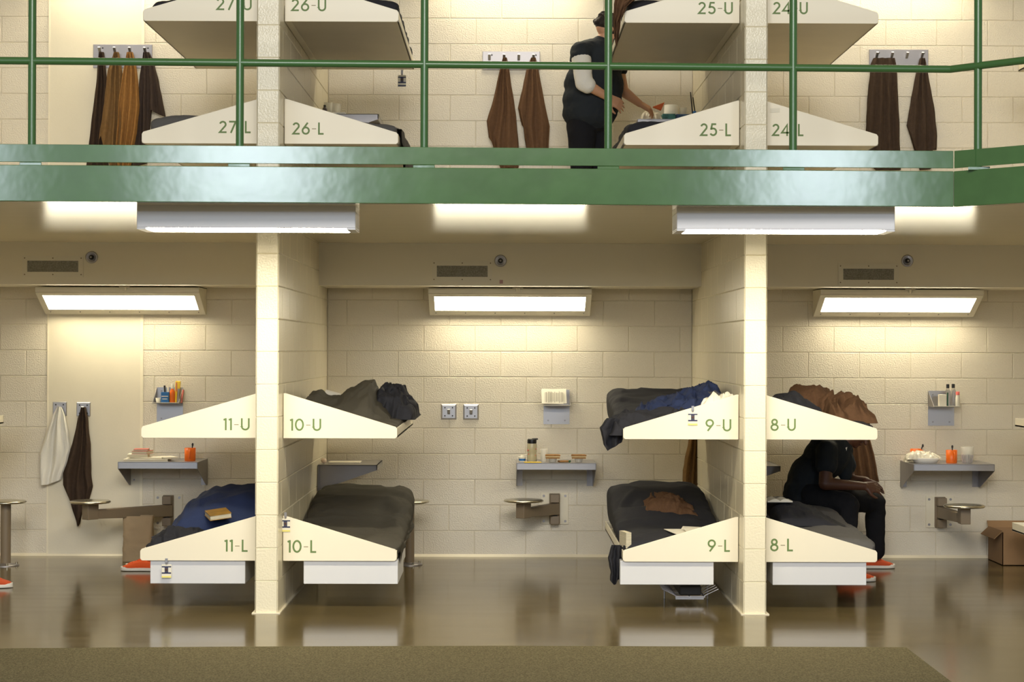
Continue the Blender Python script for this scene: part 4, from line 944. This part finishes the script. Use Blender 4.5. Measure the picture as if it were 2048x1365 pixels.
# ---------------------------------------------------------------- ID badges
def badge(px, py, D, label, blue=False):
    "px,py = centre of the card"
    c = A(px, py, D); w, h = .031, .043; x, z, y = c.x, c.z, D
    t = thing('id_badge', (x, y, z - h), label, 'badge', 'clip-on photo badges')
    MB().box(x - w, x + w, y - .002, y, z - h, z + h).build('card', 'cardblue' if False else 'paper', t, bevel=.001)
    MB().box(x - w * .95, x + w * .95, y - .0028, y - .002, z + h * .55, z + h * .72).box(x - w * .95, x + w * .95, y - .0028, y - .002, z - h * .38, z - h * .18).build('band', 'cardblue', t)
    MB().box(x - w * .36, x + w * .36, y - .0034, y - .0028, z - h * .18, z + h * .55).build('photo_backdrop', mat('badge_grey', S(66, 64, 82), .5), t)
    MB().ball((x, y - .0034, z + h * .22), w * .2, 8, 10, sc=(1, .15, 1.3)).build('photo', 'skind', t)
    MB().box(x - w * .95, x + w * .95, y - .0028, y - .002, z - h * .95, z - h * .72).build('lower_band', 'cardyel' if not blue else 'cardblue', t)
    MB().tube((x, y - .001, z + h), (x, y - .001, z + h + .012), .006, .006, 8).box(x - .008, x + .008, y - .005, y + .001, z + h + .008, z + h + .038).build('clip', 'steel', t)
badge(333, 1143, YB0 - .001, 'photo ID badge clipped below the 11-L end plate'); badge(571, 1051, YB0 - .002, 'photo ID badge clipped on top of the 10-L end plate')
badge(1385.5, 838, YB0 - .002, 'photo ID badge clipped to the sloping top of the 9-U end plate')
badge(804, 162, YB1 - .01, 'photo ID badge hanging under the far end of bunk 26-U', True)
# ---------------------------------------------------------------- bag, shoes, carton
def sneaker(x, y, rot, label, name='sneaker', m_='shoe', L=.29, z=0):
    t = thing(name, (x, y, z), label, 'shoe'); mt_ = Matrix.Rotation(rot, 3, 'Z'); o = Vector((x, y, z))
    def half(u):  # u 0 heel .. 1 toe -> half width
        return interp([(0, .020), (.04, .030), (.2, .034), (.45, .036), (.7, .048), (.85, .046), (.95, .034), (1, .012)], u)
    def cl(u): return interp([(0, 0), (.5, -.002), (1, .006)], u)
    def loft(rings): 
        mb = MB(); n = 20; vs = []
        for x_, cy, hw, z0, z1, e in rings:
            for i in range(n):
                a = 2 * pi * i / n; ca, sa = cos(a), sin(a)
                yy = cy + hw * math.copysign(abs(ca) ** (2 / e), ca); zz = (z0 + z1) / 2 + (z1 - z0) / 2 * math.copysign(abs(sa) ** (2 / e), sa)
                vs.append(o + mt_ @ Vector((x_, yy, zz)))
        k = len(rings)
        mb.add(vs, [(j * n + i, j * n + (i + 1) % n, j * n + n + (i + 1) % n, j * n + n + i) for j in range(k - 1) for i in range(n)], 0, True)
        mb.add(vs[:n] + vs[-n:], [list(range(n)), list(range(n, 2 * n))]); return mb
    us = [0, .02, .06, .12, .2, .3, .4, .5, .6, .7, .8, .88, .94, .98, 1]
    loft([((u - .5) * L, cl(u), half(u) + .004, .001, .026 + (.008 if u > .85 else 0), 5) for u in us]).build('sole', 'rubber', t)
    top = [(0, .072), (.06, .082), (.2, .074), (.32, .078), (.42, .088), (.55, .078), (.7, .060), (.85, .048), (.95, .038), (1, .028)]
    loft([((u - .5) * L * .975, cl(u), half(u), .018, smooth_interp(top, u), 2.6) for u in us]).build('upper', m_, t)
    if name == 'sneaker':
        m = MB()
        for k in range(4):
            u = .46 + k * .065; zz = smooth_interp(top, u) + .001; xx = (u - .5) * L * .975
            m.tube(o + mt_ @ Vector((xx, -.02, zz - .004)), o + mt_ @ Vector((xx + .01, .02, zz - .004)), .004, n=6)
        m.build('laces', m_, t)
        loft([((u - .5) * L * .985, cl(u), half(u) * 1.0 + .002, .015, .018 + (smooth_interp(top, u) - .018) * .78, 2.6) for u in (.86, .90, .94, .98, 1.003)]).build('toe_cap', 'rubber', t)
    # opening
    m = MB(); n = 16; vs = []
    for i in range(n):
        a = 2 * pi * i / n; vs.append(o + mt_ @ Vector(((.2 - .5) * L + .048 * cos(a), .022 * sin(a), .083 + .004 * cos(a))))
    m.add(vs, [list(range(n))]); m.build('opening', 'dark', t)
    return t
sneaker(AX(283, 13.3), 13.3, pi - .1, 'orange canvas sneaker with white toe in front of the paper bag')
sneaker(AX(292, 13.46), 13.47, pi - .05, 'orange canvas sneaker half hidden beside its mate near the paper bag')
sneaker(AX(-8, 12.35), 12.35, .1, 'red-orange slip-on shoe poking in at the left edge', name='slip_on_shoe', m_='shoe2', L=.24)
def bag():
    D = 13.9; x0, x1 = AX(249, D), AX(306, D); zt = AZ(1036, D)
    mb = MB(); n = 26
    def fn(u, v):
        a = 2 * pi * u; cx = (x0 + x1) / 2 + .006 * v; hx = (x1 - x0) / 2 * (1 - .04 * sin(v * 3)); hy = .07 * (1 - .35 * v)
        c, s_ = cos(a), sin(a); px_ = math.copysign(abs(c) ** .35, c) * hx; py_ = math.copysign(abs(s_) ** .35, s_) * hy
        p = Vector((cx + px_, D + py_, .001 + (zt - .0) * v)); q = p * 9
        dd = ridge(q, 3) * .006 * min(1, v * 4 + .1)
        return p + Vector((dd * c, dd * s_, ridge(Vector((u * 9, 4, 2)), 2) * .006 if v > .95 else 0))
    mb.grid(fn, 64, 30); mb.grid(lambda u, v: fn(u, 0) * (1 - v) + Vector(((x0 + x1) / 2, D, .001)) * v, 64, 2)
    t = mb.build('paper_bag', 'kraft', label='brown paper bag standing open by the wall behind the orange sneakers', cat='bag', weld=True)
bag()
def carton():
    D = 13.75; xa, xb = AX(2006, D), AX(2110, D); ya, yb = D, 14.16; h = AZ(1063, D)
    t = thing('cardboard_box', ((xa + xb) / 2, (ya + yb) / 2, 0), 'open brown cardboard box on the floor at the right edge', 'box')
    MB().box(xa, xb, ya, ya + .005, 0.001, h).box(xa, xb, yb - .005, yb, 0.001, h).box(xa, xa + .005, ya, yb, .001, h).box(xb - .005, xb, ya, yb, .001, h).box(xa, xb, ya, yb, .001, .006).build('body', 'card', t)
    MB().obox((xa - .03, (ya + yb) / 2, h - .022), (.09, yb - ya - .02, .004), 0, 0, roll=-.75).build('flap', 'card', t)
    MB().obox(((xa + xb) / 2, yb + .02, h + .02), (xb - xa, .07, .004), 0, .9).build('flap', 'card', t)
carton()
# ---------------------------------------------------------------- people
def body_mesh(name, prims, m, parent, voxel=.008, smooth=4, rough=0, label=None):
    mb = MB()
    for p in prims:
        if p[0] == 'c':
            _, a, r0, b, r1 = p; a = Vector(a); b = Vector(b)
            mb.tube(a, b, r0, r1, 18, caps=True); mb.ball(a, r0, 10, 18); mb.ball(b, r1, 10, 18)
        else:
            _, c, rad, rot = p; mb.ball(c, 1, 16, 24, sc=rad, rot=rot)
    o = mb.build(name, m, parent, label=label, smooth=True)
    r = o.modifiers.new('remesh', 'REMESH'); r.mode = 'VOXEL'; r.voxel_size = voxel; r.use_smooth_shade = True
    s = o.modifiers.new('smooth', 'SMOOTH'); s.iterations = smooth; s.factor = .6
    if rough:
        tx = bpy.data.textures.new(name + '_folds', 'CLOUDS'); tx.noise_scale = .09; tx.noise_depth = 2
        d = o.modifiers.new('folds', 'DISPLACE'); d.texture = tx; d.strength = rough; d.mid_level = .5; d.texture_coords = 'GLOBAL'
    return o
def hand(w, d, n, side, curl=.5, sc=1.0, spread=.12):
    "prims of a hand: w wrist, d towards fingers, n back-of-hand normal, side +1/-1 where the thumb sits"
    w = Vector(w); d = Vector(d).normalized(); n = Vector(n); n = (n - d * n.dot(d)).normalized(); s = d.cross(n) * side; out = []
    for k in range(4):
        t = (k - 1.5) / 1.5; base = w + d * (.085 - .008 * abs(t)) * sc + s * (-t) * .033 * sc
        out.append(('c', w + s * (-t) * .018 * sc + d * .01, .017 * sc, base, .0135 * sc))
        L = (.072, .080, .075, .058)[k] * sc; dd = (d + s * (-t) * spread).normalized(); p = base; a = 0
        for q, f in enumerate((.45, .32, .23)):
            a += curl * (.8, 1.0, .7)[q]; dr = dd * cos(a) - n * sin(a); e = p + dr * L * f
            out.append(('c', p, (.0098 - .001 * q) * sc, e, (.0088 - .001 * q) * sc)); p = e
    b = w + d * .025 * sc + s * .026 * sc; m1 = b + (d * .55 + s * .8 - n * .25).normalized() * .042 * sc; m2 = m1 + (d * .85 + s * .35 - n * .3).normalized() * .032 * sc; m3 = m2 + (d * .95 - n * .3).normalized() * .024 * sc
    out += [('c', b, .017 * sc, m1, .0125 * sc), ('c', m1, .012 * sc, m2, .0105 * sc), ('c', m2, .0105 * sc, m3, .0085 * sc)]
    return out
def head(c, f, up, s=1.0):
    "prims of a head: c centre, f facing direction, up"
    c = Vector(c); f = Vector(f).normalized(); up = Vector(up); up = (up - f * up.dot(f)).normalized(); l = up.cross(f)
    rot = Matrix((l, f, up)).transposed()
    def W(x, y, z): return c + (l * x + f * y + up * z) * s
    pr = [('e', W(0, -.012, .025), (.074 * s, .092 * s, .088 * s), rot), ('e', W(0, .022, -.035), (.058 * s, .066 * s, .080 * s), rot),
          ('e', W(0, .058, -.090), (.026 * s, .024 * s, .022 * s), rot), ('c', W(0, .085, .005), .010 * s, W(0, .108, -.032), .014 * s),
          ('c', W(-.040, .076, .022), .012 * s, W(.040, .076, .022), .012 * s), ('c', W(-.020, .084, -.062), .009 * s, W(.020, .084, -.062), .009 * s)]
    for k in (-1, 1):
        pr += [('e', W(k * .077, -.008, -.008), (.010 * s, .020 * s, .032 * s), rot), ('e', W(k * .031, .074, .004), (.012 * s, .012 * s, .009 * s), rot), ('e', W(k * .035, .055, -.03), (.026 * s, .03 * s, .025 * s), rot)]
    return pr, W, rot
def worn_shoe(x, y, rot, parent, m_, L, z=0, name='shoe'):
    before = set(bpy.data.objects)
    t = sneaker(x, y, rot, 'worn', 'sneaker', m_, L, z)
    kids = [o for o in bpy.data.objects if o not in before and o is not t]; up = [o for o in kids if o.name.startswith('upper')][0]
    off = Vector((x, y, z)) - ORG[parent.name]
    up.parent = parent; up.location = off; up.name = name
    for o in kids:
        if o is not up: o.parent = up; o.location = (0, 0, 0)
    bpy.data.objects.remove(t)
    up['label'] = 'orange canvas shoe'
# --- standing person, upper tier, back towards us
D = 13.6; t = thing('person', (A(1178, 300, D).x, D, Z2), 'person standing in black short-sleeved shirt and trousers, reaching to the upper desk', 'person')
sh1, el1, wr1 = A(1161, 104, 13.47), A(1168, 166, 13.36), A(1218, 196, 13.40)
sh2, el2, wr2 = A(1226, 96, 13.72), A(1246, 182, 13.72), A(1280, 208, 13.72)
I3 = Matrix.Identity(3); lean = Matrix.Rotation(.18, 3, 'Y')
hp, W_, rot_ = head(A(1214, 60, 13.60), (.75, .45, -.45), (.35, .1, .9))
hp = hp
legs = lambda k, g: [('c', A(1163, 252, 13.56), .100 * k, A(1163, 330, 13.54), .075 * k), ('c', A(1163, 330, 13.54), .072 * k, A(1160, 420, 13.55), .05 * k + g),
                     ('c', A(1194, 252, 13.66), .100 * k, A(1200, 330, 13.68), .075 * k), ('c', A(1200, 330, 13.68), .072 * k, A(1196, 420, 13.7), .05 * k + g)]
torso = [('e', A(1178, 225, D), (.17, .14, .15), I3), ('e', A(1188, 172, D), (.215, .165, .20), lean), ('e', A(1193, 125, D), (.195, .145, .17), lean),
         ('c', A(1170, 104, 13.50), .075, A(1218, 92, 13.70), .07), ('c', A(1196, 100, D), .07, A(1205, 80, D), .055)]
arms = [('c', sh1, .058, el1, .046), ('c', el1, .046, wr1, .028), ('c', sh2, .058, el2, .044), ('c', el2, .044, wr2, .027)]
prims = [(a, b, tuple(x * .93 for x in c), d) if a == 'e' else (a, b, c * .93, d, e_ * .93) for a, b, c, d, *r in torso[:0] for e_ in (0,)]
def scl(ps, k):
    out = []
    for p in ps: out.append(('e', p[1], tuple(q * k for q in p[2]), p[3]) if p[0] == 'e' else ('c', p[1], p[2] * k, p[3], p[4] * k))
    return out
body_mesh('body', scl(torso, .92) + arms + hp + [('c', A(1203, 88, D), .052, A(1211, 74, 13.6), .050)] + legs(.9, 0) +
          hand(wr1, wr1 - el1, (0, -1, .4), 1, .35) + hand(wr2, (wr2 - el2) + Vector((.05, 0, 0)), (.1, -.5, 1), -1, .55), 'skinl', t, voxel=.0065, smooth=3)
body_mesh('shirt', [('e', A(1184, 200, D), (.225, .19, .20), I3), ('e', A(1180, 222, D), (.212, .195, .17), I3)] + scl(torso[1:4], 1.06) +
          [('c', sh1 + Vector((0, 0, .0)), .078, sh1.lerp(el1, .16), .080), ('c', sh2, .075, sh2.lerp(el2, .45), .080), ('c', A(1190, 100, D), .085, A(1202, 88, D), .068)], 'shirt', t, voxel=.009, smooth=3, rough=.02, label='black short-sleeved shirt')
body_mesh('undershirt_sleeve', [('c', sh1.lerp(el1, .12), .077, el1, .066), ('c', el1, .066, el1.lerp(wr1, .14), .064)], 'whitecloth', t, voxel=.008, smooth=2, rough=.012, label='white undershirt sleeve below the short black sleeve')
body_mesh('trousers', [('e', A(1178, 238, D), (.17, .14, .13), I3)] + legs(1.15, .03), 'pants', t, voxel=.010, smooth=3, rough=.02, label='black loose trousers')
rnd = random.Random(2); hb = [('e', W_(0, -.025, .04), (.080, .092, .088), rot_)]
for k in range(60):
    a = rnd.uniform(0, 2 * pi); b = rnd.uniform(-.5, 1.2); q = Vector((cos(a) * cos(b) * .078, -.03 + sin(a) * cos(b) * .088, .03 + sin(b) * .085))
    if q.y > .035 and q.z < .06: continue
    hb.append(('e', W_(*q), (.018, .018, .018), I3))
body_mesh('hair', hb, 'hair', t, voxel=.007, smooth=1, label='short curly dark hair')
for px, yy in ((1166, 13.52), (1204, 13.68)): worn_shoe(AX(px, yy), yy, .2, t, 'shoe', .28, z=Z2)
c = wr2 + Vector((.085, -.01, -.025))
MB().add([(c.x + .01, c.y - .02, c.z + .0), (c.x + .10, c.y - .03, c.z + .034), (c.x + .075, c.y - .02, c.z - .026), (c.x + .01, c.y + .03, c.z), (c.x + .10, c.y + .02, c.z + .034), (c.x + .075, c.y + .03, c.z - .026)],
         [(0, 1, 2), (3, 5, 4), (0, 3, 4, 1), (1, 4, 5, 2), (2, 5, 3, 0)]).build('orange_scoop', 'orange', label='small orange wedge held in the standing person\'s hand', cat='scoop', bevel=.003)
# --- seated person on bunk 8-L
t = thing('person', (A(1640, 1000, 13.1).x, 13.1, .52), 'person seated on bunk 8-L in black clothes, leaning forward with hands together', 'person')
hip1, kn1, an1 = A(1622, 992, 12.98), A(1696, 1010, 12.84), A(1692, 1128, 12.82)
hip2, kn2, an2 = A(1632, 990, 13.22), A(1750, 1006, 13.42), A(1752, 1104, 13.50)
sh1, el1, wr1 = A(1655, 902, 12.90), A(1650, 968, 12.82), A(1728, 973, 12.86)
sh2, el2, wr2 = A(1682, 900, 13.28), A(1700, 962, 13.32), A(1732, 962, 13.05)
lean = Matrix.Rotation(.75, 3, 'Y')
torso = [('e', A(1612, 985, 13.1), (.155, .175, .13), I3), ('e', A(1622, 950, 13.1), (.145, .165, .18), lean), ('e', A(1652, 914, 13.1), (.15, .175, .19), lean), ('c', sh1 + Vector((.0, .05, 0)), .075, sh2 + Vector((0, -.05, 0)), .075)]
hp, W_, rot_ = head(A(1714, 862, 13.1), (.75, -.1, -.62), (.6, 0, .75))
bodyp = scl(torso, .93) + hp + [('c', A(1672, 898, 13.1), .062, A(1700, 876, 13.1), .055),
        ('c', sh1, .058, el1, .046), ('c', el1, .047, wr1, .030), ('c', sh2, .056, el2, .045), ('c', el2, .045, wr2, .029),
        ('c', hip1, .09, kn1, .062), ('c', kn1, .06, an1, .04), ('c', hip2, .09, kn2, .062), ('c', kn2, .06, an2, .04)] + \
        hand(wr1, (1, .25, -.12), (.0, -.75, .6), 1, .30, 1.02) + hand(wr2, (1, -.35, -.35), (.1, .3, 1), -1, .38, 1.02)
body_mesh('body', bodyp, 'skind', t, voxel=.0065, smooth=3)
body_mesh('shirt', scl(torso, 1.05) + [('c', sh1, .078, sh1.lerp(el1, .42), .083), ('c', sh2, .076, sh2.lerp(el2, .5), .08), ('c', A(1668, 905, 13.1), .08, A(1684, 893, 13.1), .07), ('e', A(1606, 992, 13.1), (.15, .18, .12), I3),
          ('c', A(1690, 915, 13.1), .06, A(1690, 950, 13.12), .05)], 'shirt', t, voxel=.009, smooth=3, rough=.022, label='black short-sleeved shirt with a V neck')
MB().prism([(A(1686, 893, 12.98).x, A(0, 893, 12.98).z), (A(1694, 890, 12.98).x, A(0, 890, 12.98).z), (A(1690, 912, 12.98).x, A(0, 912, 12.98).z)], 'y', 12.97, 13.05).build('undershirt_collar', 'whitecloth', t, label='sliver of white undershirt at the neck')
body_mesh('trousers', [('e', A(1612, 1000, 13.1), (.16, .185, .10), I3), ('c', hip1, .098, kn1, .078), ('c', kn1, .078, an1, .066), ('c', hip2, .098, kn2, .08), ('c', kn2, .078, an2, .068)], 'pants', t, voxel=.010, smooth=3, rough=.022, label='black loose trousers')
body_mesh('hair', [('e', W_(0, -.022, .035), (.079, .092, .088), rot_)], 'hair', t, voxel=.008, smooth=1, label='close-cropped dark hair')
worn_shoe(AX(1713, 12.8), 12.8, 0, t, 'shoe', .28); worn_shoe(AX(1755, 13.56), 13.56, .05, t, 'shoe2', .27)
